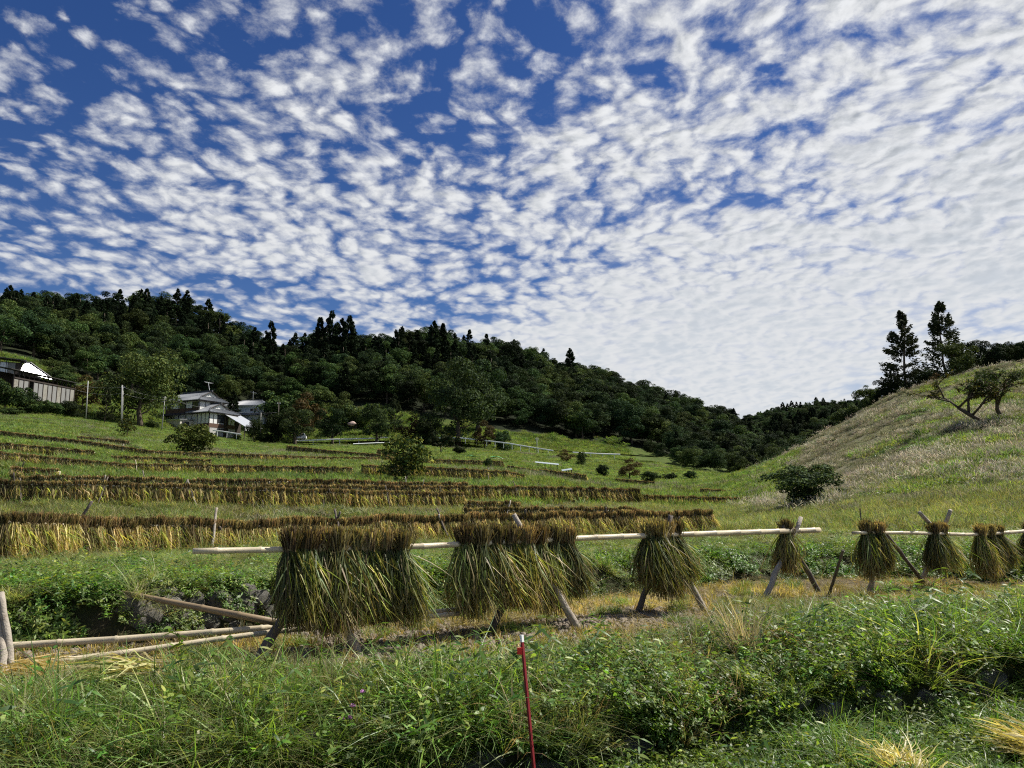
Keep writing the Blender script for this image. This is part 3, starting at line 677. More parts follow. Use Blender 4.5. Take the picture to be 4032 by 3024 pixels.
# ================================================================== long rows of drying rice on the terraces
ROWS = [  # (key, [(u, v of the top, Y)...], where)
 ('A', [(20, 2014, 12.5), (240, 2026, 13.4), (600, 2034, 15.0), (1000, 2040, 16.6), (1500, 2026, 18.9), (2000, 2016, 21.2), (2400, 2010, 23.2), (2800, 2008, 25.0)], 'first'),
 ('B', [(-120, 1889, 27.0), (316, 1890, 28.0), (1000, 1914, 31.5), (1389, 1926, 34.3), (1827, 1938, 38.0)], 'second'),
 ('C', [(2045, 1941, 44.5), (2500, 1946, 47.5), (3000, 1960, 52.0), (3230, 1977, 50.0)], 'far right'),
 ('D', [(1835, 1998, 29.5), (2000, 1993, 30.0), (2510, 1994, 31.0)], 'short middle'),
 ('E', [(1832, 1971, 35.0), (2046, 1972, 36.0)], 'x'),
 ('F', [(50, 1867, 33.5), (470, 1873, 34.5), (723, 1880, 35.5)], 'x'), ('G', [(746, 1881, 36.0), (1000, 1883, 37.0), (1400, 1886, 40.0), (1510, 1894, 41), (1840, 1897, 43)], 'x'),
 ('H', [(1045, 1904, 36.5), (1393, 1909, 39), (2000, 1911, 43), (2520, 1922, 46)], 'x'),
 ('I', [(-120, 1770, 47), (0, 1777, 48), (484, 1822, 52), (1000, 1831, 58), (1390, 1838, 60)], 'x'), ('J', [(1428, 1828, 59), (1680, 1836, 61), (2000, 1853, 63), (2068, 1868, 64)], 'x'),
 ('K', [(50, 1835, 40), (240, 1845, 41)], 'x'), ('L', [(-100, 1735, 57), (0, 1740, 58), (375, 1774, 61)], 'x'), ('M', [(443, 1792, 61), (832, 1808, 64)], 'x'),
 ('O', [(-100, 1690, 75), (0, 1695, 75), (307, 1731, 73), (610, 1774, 72)], 'x'), ('P', [(610, 1774, 73), (1000, 1787, 76), (1250, 1797, 82), (1540, 1800, 90), (1700, 1806, 93), (1980, 1815, 95)], 'x'),
 ('Q', [(307, 1715, 84), (513, 1736, 84)], 'x'), ('R', [(1131, 1754, 112), (1300, 1772, 108), (1533, 1791, 100)], 'x'), ('S', [(1488, 1768, 105), (1560, 1775, 104)], 'x'),
 ('T', [(2000, 1831, 92), (2122, 1851, 88)], 'x'), ('V', [(2127, 1845, 84), (2307, 1868, 82)], 'x'), ('W', [(2425, 1883, 96), (2579, 1896, 92)], 'x'), ('Z', [(2760, 1921, 72), (2931, 1933, 70)], 'x')]
RACK_LABELS = {'C': 'rack of the long dark row ending at the wide bush on the right', 'D': 'rack of the short row just above the middle cluster', 'E': 'rack of the tiny row right of the second long row', 'F': 'rack of the low row at the left just above the second long row', 'G': 'rack of the thin row above the second long row, left of centre', 'H': 'rack of the thin row above the second long row, reaching right of centre', 'I': 'rack of the third tall row, left of the yellow-leaved tree', 'J': 'rack of the third tall row, behind the yellow-leaved tree', 'K': 'rack of the short row at the left edge between second and third tall rows', 'L': 'rack of the thin row at the left edge under the highest brown row', 'M': 'rack of the thin row below the bushy green tree', 'O': 'rack of the highest brown row at the left edge', 'P': 'rack of the long row running right from the bushy green tree', 'Q': 'rack of the short high row left of the bushy green tree', 'R': 'rack of the slanting row on the meadow below the guardrail', 'S': 'rack of the short piece of row above the yellow-leaved tree', 'T': 'rack of the small far row left of the lower meadow', 'V': 'rack of the short bright row on the lower meadow right of centre', 'W': 'rack of the small row near the wide dry brown bush', 'Z': 'rack of the low row at the foot of the valley trees'}
far_pts, far_rot, far_scl = [], [], []
ROW_LINES = []
for key, pts, where in ROWS:
    W = [P(*p) for p in pts]; cum = [0]
    for a, b in zip(W, W[1:]): cum.append(cum[-1] + (b - a).length)
    tot = cum[-1]
    def at(q):
        i = max(j for j in range(len(cum)) if cum[j] <= q + 1e-6); i = min(i, len(W) - 2); f = (q - cum[i]) / (cum[i + 1] - cum[i]); return W[i].lerp(W[i + 1], f), (W[i + 1] - W[i])
    sc = 0.92
    ROW_LINES.append((key, W))
    base, _ = at(tot / 2); gb = Vector((base.x, base.y, gz(base.x, base.y)))
    nm = {'A': 'drying rack of the first long row behind the near racks', 'B': 'drying rack of the second long row, beyond the grass strip'}.get(key) or RACK_LABELS[key]
    rk = empty('drying_rack', gb, 0, nm, 'drying rack', 'racks of the terrace rows')
    rack_pole(rk, [p + Vector((0, 0, -0.17)) for p in W], 0.03, 0.03)
    nleg = max(2, int(tot / (2.6 if key in 'AB' else 5)))
    for i in range(nleg):
        p, d = at(tot * (i + 0.5) / nleg); d = Vector((d.x, d.y, 0)).normalized(); nrm = Vector((-d.y, d.x, 0)); g0 = gz(p.x, p.y)
        for sgn in ((-1, 1) if key in 'AB' else (random.choice((-1, 1)),)):
            ft = p + nrm * (0.35 * sgn) + d * random.uniform(-0.4, 0.4); ft.z = g0 - 0.1
            tp = p - nrm * (0.10 * sgn) + d * random.uniform(-0.1, 0.1); tp.z = p.z + (random.uniform(-0.2, 0.02) if random.random() < 0.6 else random.uniform(0.05, 0.28))
            rack_leg(rk, ft, tp, 0.03, 0.024, random.choice(('log', 'log_dark', 'log_dark') if key in 'AB' else ('log', 'log_dark', 'bamboo')))
    step = {'A': 0.155, 'B': 0.185}.get(key, 0.2); n = int(tot / step)
    for i in range(n + 1):
        p, d = at(min(tot, i * step)); rz = math.atan2(d.y, d.x)
        s = sc * random.uniform(0.88, 1.1); p = p + Vector((0, 0, -0.165 * s + random.uniform(-0.03, 0.02) + 0.03 * math.sin(i * 0.37 + len(far_pts))))
        if key == 'A':
            lab = 'leftmost rice sheaf of the first long row, by the left edge' if i == 0 else ('last rice sheaf at the right end of the first long row' if i == n else 'rice sheaf packed in the first long row behind the near racks')
            put_sheaf(SHEAF_MID[random.randrange(5)], p, rz * 0.5 + random.uniform(-0.4, 0.4), (s * 1.15, s, s), lab, 'sheaves of the first long row', random.uniform(-0.08, 0.08))
        elif key == 'B':
            o = link('rice_sheaf', SHEAF_FAR[random.randrange(5)]); o.location = p; o.rotation_euler = (0, random.uniform(-0.08, 0.08), rz * 0.5 + random.uniform(-0.4, 0.4)); o.scale = (s * 1.2, s, s)
            tag(o, 'rice sheaf packed in the second long row beyond the grass strip', 'rice sheaf', 'sheaves of the second long row')
        else:
            far_pts.append(p); far_rot.append((0, random.uniform(-0.08, 0.08), rz * 0.5 + random.uniform(-0.4, 0.4))); far_scl.append((s * 1.3, s, s))
sheaf_coll = proto_collection('far_sheaf', SHEAF_FAR)
scatter('rice_sheaves', sheaf_coll, np.array(far_pts), np.array(far_rot), np.array(far_scl), rng.integers(0, 5, len(far_pts)), 'distant rows of brown rice sheaves drying on the upper terraces', 'rice sheaves')

# ================================================================== ground cover
C_FINE = patches('patch_fine', A_FINE, 15, 0.30, 0.6, 1.1, 'grass'); C_WIDE = patches('patch_wide', A_WIDE, 14, 0.30, 0.6, 1.1, 'grass')
C_HERB = patches('patch_herb', A_HERB, 18, 0.30, 0.55, 1.1, 'herb', tilt=0.35); C_LOW = patches('patch_low', A_LOW, 24, 0.30, 0.6, 1.1, 'herb', tilt=0.35)
C_STRAW = patches('patch_straw', A_STRAW, 11, 0.45, 0.5, 1.0, 'straw', flat=0.4); C_STUB = patches('patch_stub', A_STUB, 16, 0.6, 0.8, 1.3, 'straw')
C_TURF = patches('patch_turf', A_TURF, 22, 0.8, 0.7, 1.25, 'meadow'); C_TFAR = patches('patch_far', A_TFAR, 16, 2.0, 0.7, 1.3, 'meadow')
C_DRY = patches('patch_dry', A_DRY, 26, 2.0, 0.7, 1.4, 'pampas'); C_PAMP = patches('patch_pampas', A_PAMP, 14, 1.8, 0.55, 1.1, 'pampas'); C_MOUND = patches('patch_mound', A_MOUND, 5, 0.9, 0.6, 1.3, 'herb', flat=0.8)
C_TALL = patches('patch_tall', A_TALL, 7, 0.30, 0.6, 1.1, 'herb', tilt=0.25); C_ARCH = patches('patch_arch', A_ARCH, 6, 0.30, 0.6, 1.1, 'grass'); C_DEAD = patches('patch_dead', A_DEAD, 7, 0.30, 0.6, 1.1, 'straw')
def slope_rot(pts, follow):
    """lean each patch with the slope under it, turned at random about its own axis"""
    e = 0.25; z0 = lookup(pts[:, 0], pts[:, 1])[0]; zx = lookup(pts[:, 0] + e, pts[:, 1])[0]; zy = lookup(pts[:, 0], pts[:, 1] + e)[0]
    out = []
    for gx, gy in zip((zx - z0) / e * follow, (zy - z0) / e * follow):
        gx, gy = max(-1.6, min(1.6, gx)), max(-1.6, min(1.6, gy))
        q = Vector((0, 0, 1)).rotation_difference(Vector((-gx, -gy, 1)).normalized()).to_matrix() @ Matrix.Rotation(random.uniform(0, 6.283), 3, 'Z')
        out.append(tuple(q.to_euler()))
    return np.array(out).reshape(-1, 3)
def cover(name, coll, n, s0, s1, k0, k1, lo, hi, label, keep=None, flat=1.0, follow=0.85):
    pts, kk, s = spots(n, s0, s1, k0, k1)
    if keep is not None:
        m = keep(pts, kk, s); pts, kk, s = pts[m], kk[m], s[m]
    n = len(pts); sc = rng.uniform(lo, hi, n)
    return scatter(name, coll, pts, slope_rot(pts, follow), np.stack([sc, sc, sc * flat], 1), rng.integers(0, 3, n), label, name.replace('_', ' '))
patch = lambda p, f, seed, thr: wave(p[:, 0], p[:, 1], f, seed) > thr
def chance(s, xs, ys): return rng.uniform(size=len(s)) < np.interp(s, xs, ys)
# near bank and the ground below it
cover('bank_grass', C_FINE, 330, -0.9, 0.15, 1.7, 2.95, 0.55, 0.95, 'fine olive grass covering the near bank on the left', lambda p, k, s: chance(s, [-0.4, -0.2, 0.1], [1, 0.35, 0.1]), flat=0.85)
cover('bank_weeds', C_HERB, 560, -0.8, 0.9, 2.0, 2.9, 0.55, 1.0, 'glossy leafy weeds covering the near bank', lambda p, k, s: chance(s, [-0.65, -0.35, -0.15, 0.85], [0.15, 0.5, 0.95, 1]), flat=0.85)
cover('bank_blades', C_WIDE, 460, -0.9, 0.9, 2.0, 2.95, 0.5, 0.95, 'bright green broad bladed grass on the near bank', lambda p, k, s: patch(p, 1.3, 5, -0.2), flat=0.9)
cover('bank_tall_weeds', C_TALL, 330, -0.7, 0.9, 2.0, 2.82, 0.6, 1.05, 'tall upright weeds rising from the near bank', lambda p, k, s: chance(s, [-0.5, -0.3, 0.0], [0.15, 0.6, 1]) & patch(p, 1.4, 23, -0.45), follow=0.4)
cover('bank_arching_grass', C_ARCH, 300, -0.9, 0.9, 1.7, 2.85, 0.6, 1.1, 'arching long-bladed grass tufts on the near bank', lambda p, k, s: patch(p, 1.2, 25, -0.3), follow=0.4)
cover('bank_dead_stems', C_DEAD, 200, -0.9, 0.9, 1.7, 2.95, 0.5, 1.0, 'brown dead stems among the weeds of the near bank', follow=0.4)
cover('verge_tall_weeds', C_TALL, 90, 0.1, 0.95, 0.5, 1.1, 0.4, 0.8, 'taller weeds on the ground below the near bank', lambda p, k, s: patch(p, 1.4, 27, -0.2), follow=0.4)
cover('verge_arching_grass', C_ARCH, 110, -0.3, 0.95, 0.5, 1.2, 0.4, 0.8, 'grass tufts on the ground below the near bank', lambda p, k, s: patch(p, 1.5, 29, -0.2), follow=0.4)
cover('terrace_tall_weeds', C_TALL, 330, -0.9, 0.98, 4.2, 5.6, 0.4, 0.75, 'taller weeds on the bank behind the field', lambda p, k, s: patch(p, 1.0, 30, -0.1), follow=0.4)
cover('bank_edge_weeds', C_HERB, 260, -0.5, 0.9, 2.7, 3.08, 0.5, 0.9, 'leafy weeds along the upper edge of the near bank', lambda p, k, s: chance(s, [-0.3, -0.2, 0.15, 0.25], [0.4, 0.45, 0.5, 1]), flat=0.75)
cover('bank_edge_grass', C_FINE, 200, -0.9, 0.9, 2.75, 3.12, 0.5, 0.95, 'wispy grass along the upper edge of the near bank', lambda p, k, s: patch(p, 0.9, 8, -0.35) & ((s < -0.22) | (s > 0.2) | (k < 2.9)), flat=0.8)
cover('wall_hanging_weeds', C_LOW, 170, -0.6, 0.95, 1.75, 2.15, 0.5, 0.9, 'weeds hanging over the stones of the near bank', lambda p, k, s: patch(p, 1.1, 19, -0.35))
cover('wall_foot_weeds', C_HERB, 120, -0.6, 0.9, 1.0, 1.25, 0.4, 0.7, 'sparse weeds at the foot of the near bank', lambda p, k, s: patch(p, 1.6, 9, -0.1))
cover('verge_weeds', C_LOW, 420, -0.2, 0.95, 0.35, 0.97, 0.6, 1.1, 'low weeds on the ground below the near bank', lambda p, k, s: chance(s, [0.0, 0.2], [0.4, 1]))
cover('verge_grass', C_WIDE, 170, -0.5, 0.95, 0.4, 0.95, 0.4, 0.75, 'grass on the ground below the near bank')
# harvested field
cover('field_stubble', C_STUB, 150, -0.9, 0.9, 3.08, 3.95, 0.8, 1.2, 'cut rice stubble standing in the harvested field')
cover('straw_litter', C_STRAW, 330, -0.9, 0.9, 3.02, 4.0, 0.6, 1.0, 'loose yellow straw lying on the harvested field', lambda p, k, s: (patch(p, 0.8, 11, -0.1) & ((s < -0.16) | (s > 0.13) | (k > 3.7))))
cover('field_grass', C_FINE, 120, 0.2, 0.95, 3.0, 3.95, 0.4, 0.8, 'pale grass creeping over the right part of the field', lambda p, k, s: patch(p, 0.9, 14, -0.1), flat=0.7)
cover('field_weeds', C_WIDE, 160, -0.9, 0.9, 3.1, 3.98, 0.3, 0.6, 'small weeds growing in the harvested field', lambda p, k, s: patch(p, 1.1, 13, 0.0))
def clod(seed):
    g = G_(seed); n = 7
    a = g.uniform(0.7, 1.2, (4, n)); pts = []
    for i, z in enumerate((-0.3, 0.15, 0.5)):
        for j in range(n): r = (0.5, 0.55, 0.28)[i] * a[i, j]; t = 6.283 * j / n + i * 0.3; pts.append((r * math.cos(t), r * math.sin(t), z * a[3, j]))
    fc = [(i * n + j, i * n + (j + 1) % n, (i + 1) * n + (j + 1) % n, (i + 1) * n + j) for i in range(2) for j in range(n)]
    fc += [(2 * n, 2 * n + j, 2 * n + j + 1, 2 * n + j + 1) for j in ()]
    fc += [(2 * n, 2 * n + 1, 2 * n + 2, 2 * n + 3), (2 * n, 2 * n + 3, 2 * n + 4, 2 * n + 5), (2 * n, 2 * n + 5, 2 * n + 6, 2 * n)][:2]
    return np.array(pts), np.array(fc), np.ones((len(pts), 3)) * 0.2
MAT['clod'] = plain('soil_clod', (0.22, 0.185, 0.145), 0.95, 0.4, 7.0, bump=0.8, dirt=(0.11, 0.088, 0.06))
C_CLOD = proto_collection('clods', [make_patch('clods', [clod(j) for j in range(5)], 70, 0.5, 0.025, 0.085, MAT['clod'], 800 + i, tilt=0.5) for i in range(3)])
cover('soil_clods', C_CLOD, 260, -0.7, 0.8, 3.03, 3.95, 0.8, 1.2, 'broken clods of dry soil on the harvested field', lambda p, k, s: (np.abs(s) < 0.25) | patch(p, 1.0, 21, 0.0))
# bank behind the field and the strip before the first long row
gap = lambda s, k, top: ~((s > -0.52) & (s < -0.28) & (k < top))
cover('terrace_weeds', C_HERB, 620, -0.9, 0.98, 4.0, 5.15, 0.5, 1.0, 'dark leafy weeds on the bank behind the field', lambda p, k, s: gap(s, k, 4.72) | (rng.uniform(size=len(s)) < 0.3), flat=0.8)
cover('terrace_bank_grass', C_FINE, 900, -0.9, 0.98, 4.4, 6.1, 0.6, 1.05, 'soft green grass on the bank behind the field', lambda p, k, s: gap(s, k, 4.95), flat=0.48)
cover('terrace_bank_blades', C_WIDE, 800, -0.9, 0.98, 4.3, 6.5, 0.6, 1.2, 'bright grass blades on the bank behind the field', lambda p, k, s: gap(s, k, 4.95) & patch(p, 0.8, 17, -0.2), flat=0.5)
cover('row_grass', C_TURF, 2200, -0.98, 0.98, 6.0, 9.0, 0.75, 1.15, 'green grass between the rows of drying rice', flat=0.9)
left = lambda p, k, s: s < 0.36 + 0.02 * wave(p[:, 0], p[:, 1], 0.5, 2)
cover('terrace_grass', C_TFAR, 1300, -1.0, 0.37, 8.6, 11.0, 0.65, 1.0, 'green grass on the upper terraces', left)
cover('terrace_dry_grass', C_DRY, 900, -1.0, 0.37, 7.6, 11.0, 0.5, 0.9, 'tan stubble and dry grass between the upper rice rows', lambda p, k, s: left(p, k, s) & patch(p, 0.25, 45, -0.25), flat=0.7)
cover('meadow_grass', C_TFAR, 3800, -1.0, 0.37, 10.8, 12.02, 0.8, 1.35, 'bright green meadow grass below the houses', left, flat=0.7)
cover('meadow_dry_grass', C_DRY, 420, -1.0, 0.37, 10.2, 12.0, 0.8, 1.5, 'dry straw-coloured grass patches on the meadow', lambda p, k, s: left(p, k, s) & patch(p, 0.12, 43, 0.2))
cover('knoll_grass', C_TFAR, 1300, -1.0, 0.15, 12.0, 13.0, 1.1, 1.9, 'grass on the green knoll below the forest')
# right-hand hillside
right = lambda p, k, s: s > 0.30 + 0.03 * wave(p[:, 0], p[:, 1], 0.5, 4)
cover('silver_grass', C_PAMP, 900, 0.27, 1.1, 7.3, 11.45, 0.45, 0.8, 'pale plumed grass on the right hillside', lambda p, k, s: right(p, k, s) & patch(p, 0.28, 31, -0.45))
cover('hillside_dry_grass', C_DRY, 1300, 0.28, 1.1, 7.2, 11.6, 0.5, 0.9, 'short bleached grass on the right hillside', right, flat=0.8)
cover('hillside_grass', C_TFAR, 620, 0.29, 1.1, 7.2, 11.6, 0.6, 1.1, 'green grass patches on the right hillside', lambda p, k, s: right(p, k, s) & patch(p, 0.22, 33, 0.25), flat=0.8)
cover('hillside_creepers', C_MOUND, 900, 0.30, 1.1, 7.4, 11.4, 0.5, 1.3, 'dark creeper mounds on the right hillside', lambda p, k, s: right(p, k, s) & (wave(p[:, 0] * 0.35, p[:, 1] * 1.6, 0.32, 37) > 0.28), flat=0.75)
cover('meadow_creepers', C_MOUND, 330, -1.0, 0.3, 10.9, 12.6, 1.0, 2.0, 'weedy green mounds scattered on the meadow', lambda p, k, s: patch(p, 0.10, 41, 0.25), flat=0.5)

# ================================================================== trees
def crown_blob(seed, rx, rz, zc, n, leaf, cols, lumps=16, top=1.0):
    g = G_(seed); c = rdir(lumps, g) * (g.uniform(0.12, 0.92, lumps) ** 0.6)[:, None] * np.array([rx, rx, rz]); c[:, 2] += zc
    rad = g.uniform(0.20, 0.46, lumps) * min(rx, rz)
    w = rad ** 2 / (rad ** 2).sum(); i = g.choice(lumps, n, p=w)
    d = rdir(n, g); d[:, 2] = np.where(d[:, 2] < -0.35, -d[:, 2], d[:, 2]); q = 1 - 0.45 * g.uniform(0, 1, n) ** 2.2
    pos = c[i] + d * (rad[i] * q)[:, None]
    nr = unit(d + g.normal(0, 0.55, (n, 3))); tg = unit(np.cross(nr, rdir(n, g))); bt = np.cross(nr, tg)
    sz = leaf * g.uniform(0.5, 1.3, n)[:, None]
    V = np.stack([pos - tg * sz, pos - bt * sz * 0.55 + nr * sz * 0.15, pos + tg * sz, pos + bt * sz * 0.55 - nr * sz * 0.1], 1).reshape(-1, 3)
    Fq = np.arange(n * 4).reshape(n, 4)
    tone = g.uniform(0.75, 1.25, lumps)[i]
    return V, Fq, (pick(g, cols, n, 0.25) * tone[:, None]).repeat(4, 0)
def crown_conifer(seed, h, r, z0, n, leaf, cols, droop=0.35, gaps=0.0, shape=0.85):
    g = G_(seed); t = g.uniform(0, 1, n) ** 1.15; nb = 120
    ba = g.uniform(0, 6.283, nb); bt_ = np.sort(g.uniform(0, 1, nb) ** 1.1); bl = g.uniform(0.65, 1.12, nb)
    i = g.integers(0, nb, n) if gaps else None
    if gaps:
        t = bt_[i] + g.normal(0, 0.012, n); a = ba[i] + g.normal(0, 0.16, n); L_ = bl[i]
    else:
        a = g.uniform(0, 6.283, n); L_ = 0.85 + 0.25 * np.sin(a * 5 + t * 40)
    t = np.clip(t, 0, 0.995); q = g.uniform(0.12, 1, n) ** 0.6; rr = r * (1 - t) ** shape * L_ * q + 0.03 * r
    pos = np.stack([rr * np.cos(a), rr * np.sin(a), z0 + (h - z0) * t - droop * rr * 0.6 + (0.22 * r * (q ** 2) if gaps else 0)], 1)
    d = unit(np.stack([np.cos(a), np.sin(a), np.full(n, -droop)], 1) + g.normal(0, 0.45, (n, 3))); sd = unit(np.cross(d, rdir(n, g)))
    sz = leaf * g.uniform(0.6, 1.4, n)[:, None]
    V = np.stack([pos - d * sz * 0.5, pos + sd * sz * 0.28, pos + d * sz * 0.8, pos - sd * sz * 0.28], 1).reshape(-1, 3)
    return V, np.arange(n * 4).reshape(n, 4), pick(g, cols, n, 0.22).repeat(4, 0)
def trunk_mesh(seed, h, r, limbs=5, spread=2.2, mat='bark', z_l=0.35):
    g = random.Random(seed); mb = MB(); x = y = 0; pts = []; rr = []
    for i in range(6):
        f = i / 5; pts.append((x, y, h * f - 0.3)); rr.append(r * (1.25 if i == 0 else 1 - 0.75 * f)); x += g.gauss(0, 0.02 * h); y += g.gauss(0, 0.02 * h)
    mb.tube(pts, rr, 7)
    for i in range(limbs):
        f = z_l + (0.9 - z_l) * i / max(1, limbs - 1); b = Vector(pts[min(5, int(f * 5))]); b.z = h * f - 0.3; a = g.uniform(0, 6.28); s = spread * (1.1 - 0.6 * f)
        e = b + Vector((math.cos(a) * s, math.sin(a) * s, s * g.uniform(0.35, 0.8))); m_ = b.lerp(e, 0.5) + Vector((0, 0, -0.08 * s))
        mb.tube([b, m_, e], [r * 0.4 * (1 - f * 0.5), r * 0.25, r * 0.07], 5)
    return mb.mesh('trunk', MAT[mat], True)
DARKG = [(0.021, 0.039, 0.016), (0.029, 0.051, 0.020), (0.024, 0.042, 0.022), (0.038, 0.060, 0.022)]
MIDG = [(0.044, 0.076, 0.021), (0.060, 0.092, 0.025), (0.038, 0.064, 0.024), (0.078, 0.103, 0.029)]
CONI = [(0.015, 0.026, 0.012), (0.021, 0.035, 0.015), (0.018, 0.030, 0.016)]
YEL = [(0.20, 0.20, 0.035), (0.26, 0.23, 0.04), (0.13, 0.15, 0.035), (0.30, 0.22, 0.05)]
BRN = [(0.13, 0.085, 0.035), (0.10, 0.08, 0.035), (0.16, 0.10, 0.04), (0.08, 0.08, 0.03)]
KINDS_ = {}   # prototypes about 10 m tall: (crown mesh, trunk mesh)
def kind(key, crown, trunk, mat): KINDS_[key] = (mk('crown', crown, MAT[mat]), trunk)
for i in range(4): kind('broad%d' % i, crown_blob(200 + i, (3.7, 3.2, 4.2, 3.5)[i], (4.2, 4.8, 3.6, 4.4)[i], 5.7, 8000, 0.18, DARKG if i % 2 else DARKG + MIDG[:2], 34), trunk_mesh(i, 7, 0.28, 5, 2.2), 'crown')
for i in range(2): kind('light%d' % i, crown_blob(210 + i, (3.6, 4.2)[i], (4.4, 3.6)[i], 5.8, 8000, 0.18, MIDG, 32), trunk_mesh(10 + i, 7, 0.26, 5, 2.2), 'crown')
for i in range(3): kind('conifer%d' % i, crown_conifer(220 + i, 10.2, (2.5, 2.9, 2.2)[i], 1.0, 7000, 0.30, CONI, 0.3, gaps=1.0, shape=0.7), trunk_mesh(20 + i, 9.5, 0.22, 0), 'needle')
for i in range(2): kind('feather%d' % i, crown_conifer(230 + i, 10, 3.3, 1.2, 8200, 0.25, [(0.030, 0.042, 0.020), (0.04, 0.05, 0.022)], 0.15, gaps=1.0, shape=0.72), trunk_mesh(30 + i, 9.7, 0.2, 0), 'needle')
kind('round0', crown_blob(240, 4.6, 4.0, 5.6, 9000, 0.17, DARKG + MIDG[:2], 26), trunk_mesh(40, 5.5, 0.42, 6, 2.5), 'crown')
kind('round1', crown_blob(241, 4.6, 4.8, 4.9, 11000, 0.17, MIDG, 54), trunk_mesh(41, 5.5, 0.4, 6, 2.5), 'crown')
kind('giant', crown_blob(242, 4.0, 4.6, 5.2, 11000, 0.16, DARKG + MIDG[:1], 34), trunk_mesh(42, 7, 0.3, 6, 2.4), 'crown')
kind('shrub0', crown_blob(243, 4.8, 4.2, 4.4, 8000, 0.24, MIDG + DARKG[:2], 40), trunk_mesh(43, 5, 0.25, 7, 3.0, z_l=0.15), 'crown')
kind('shrub1', crown_blob(244, 5.2, 4.2, 4.3, 8000, 0.24, DARKG + MIDG[:2], 44), trunk_mesh(44, 5, 0.25, 7, 3.0, z_l=0.15), 'crown')
kind('bushy', crown_blob(250, 5.2, 4.4, 4.7, 4200, 0.36, [(0.09, 0.13, 0.03), (0.13, 0.17, 0.035), (0.16, 0.18, 0.05), (0.07, 0.10, 0.03)], 46), trunk_mesh(50, 5, 0.2, 9, 3.4, z_l=0.1), 'crown')
kind('yellow', crown_blob(251, 4.6, 4.4, 5.2, 2100, 0.40, YEL[:1] + YEL[2:3] + MIDG + [(0.16, 0.18, 0.04)], 40), trunk_mesh(51, 7, 0.22, 10, 3.4, z_l=0.15), 'crown')
kind('sparse', crown_blob(252, 4.4, 4.0, 5.4, 900, 0.40, MIDG + YEL[:1], 30), trunk_mesh(52, 6, 0.22, 10, 3.2, z_l=0.2), 'crown')
kind('brown', crown_blob(245, 4.2, 4.2, 5.2, 4200, 0.24, BRN, 16), trunk_mesh(45, 6, 0.25, 6, 2.4), 'crown')
kind('wide', crown_blob(246, 8.0, 3.0, 5.5, 9000, 0.30, DARKG + BRN[1:2], 30), trunk_mesh(46, 5, 0.4, 8, 4.5), 'crown')
def tree(name, key, loc, h, label, cat='tree', group=None, w=1.0, rz=None):
    e = empty(name, loc, random.uniform(0, 6.28) if rz is None else rz, label, cat, group); s = h / 10.0; e.scale = (s * w, s * w, s)
    link('crown', KINDS_[key][0], e); link('trunk', KINDS_[key][1], e); return e
def tree_px(name, key, u, vtop, vbase, Y, label, cat='tree', w=1.0, group=None, rz=None, snap=True):
    b = P(u, vbase, Y); h = P(u, vtop, Y).z - b.z
    if snap:
        zt = P(u, vtop, Y).z; b.z = gz(b.x, b.y) - 0.1; h = max(0.6, zt - b.z)
    return tree(name, key, b, h, label, cat, group, w, rz)
# trees that can be told apart
tree_px('broadleaf_tree', 'round1', 556, 1372, 1600, 196, 'big rounded green tree left of the white-walled farmhouse', w=0.98)
tree_px('young_tree', 'feather0', 413, 1530, 1655, 178, 'slim young tree between the utility poles', w=0.75)
tree_px('broadleaf_tree', 'round0', 1158, 1600, 1742, 205, 'dark round tree in front of the white van by the road', w=1.1)
tree_px('broadleaf_tree', 'round0', 1308, 1600, 1728, 211, 'dark round tree left of the pale boulder behind the guardrail', w=0.95)
tree_px('broadleaf_tree', 'round0', 1482, 1590, 1722, 212, 'dark round tree on a short trunk at the end of the guardrail', w=1.05)
tree_px('brown_tree', 'brown', 1195, 1552, 1640, 226, 'small tree with reddish brown leaves behind the road')
tree_px('broadleaf_tree', 'giant', 1805, 1428, 1720, 224, 'very tall broad dark tree standing before the forest', w=1.05)
tree_px('broadleaf_tree', 'round0', 1885, 1418, 1700, 246, 'tall dome-crowned tree behind the very tall dark tree', w=0.9)
tree_px('spreading_tree', 'wide', 1735, 1690, 1795, 150, 'low spreading dark tree in front of the long guardrail', w=1.0)
tree_px('shrub', 'shrub0', 1808, 1742, 1806, 140, 'pale green rounded shrub beside the low spreading tree', 'shrub', 1.1)
tree_px('yellow_tree', 'brown', 1908, 1658, 1728, 214, 'small yellow brown tree by the long guardrail')
tree_px('shrub', 'shrub1', 1975, 1690, 1730, 216, 'small dull shrub right of the yellow brown tree', 'shrub')
tree_px('shrub', 'shrub1', 1922, 1800, 1846, 86, 'small dark bush on the terrace right of the yellow-leaved tree', 'shrub', 0.8)
tree_px('shrub', 'shrub1', 3178, 1815, 1985, 37, 'wide dark bush at the foot of the grass hillside', 'shrub', 1.7)
tree_px('conifer_tree', 'feather0', 3568, 1245, 1540, 100, 'left one of the two tall pointed conifers on the right crest', w=0.95)
tree_px('conifer_tree', 'feather1', 3728, 1206, 1510, 106, 'right one of the two tall pointed conifers on the right crest', w=0.9)
tree_px('broadleaf_tree', 'light0', 3775, 1330, 1500, 98, 'bright green leafy tree right of the two conifers', w=1.0)
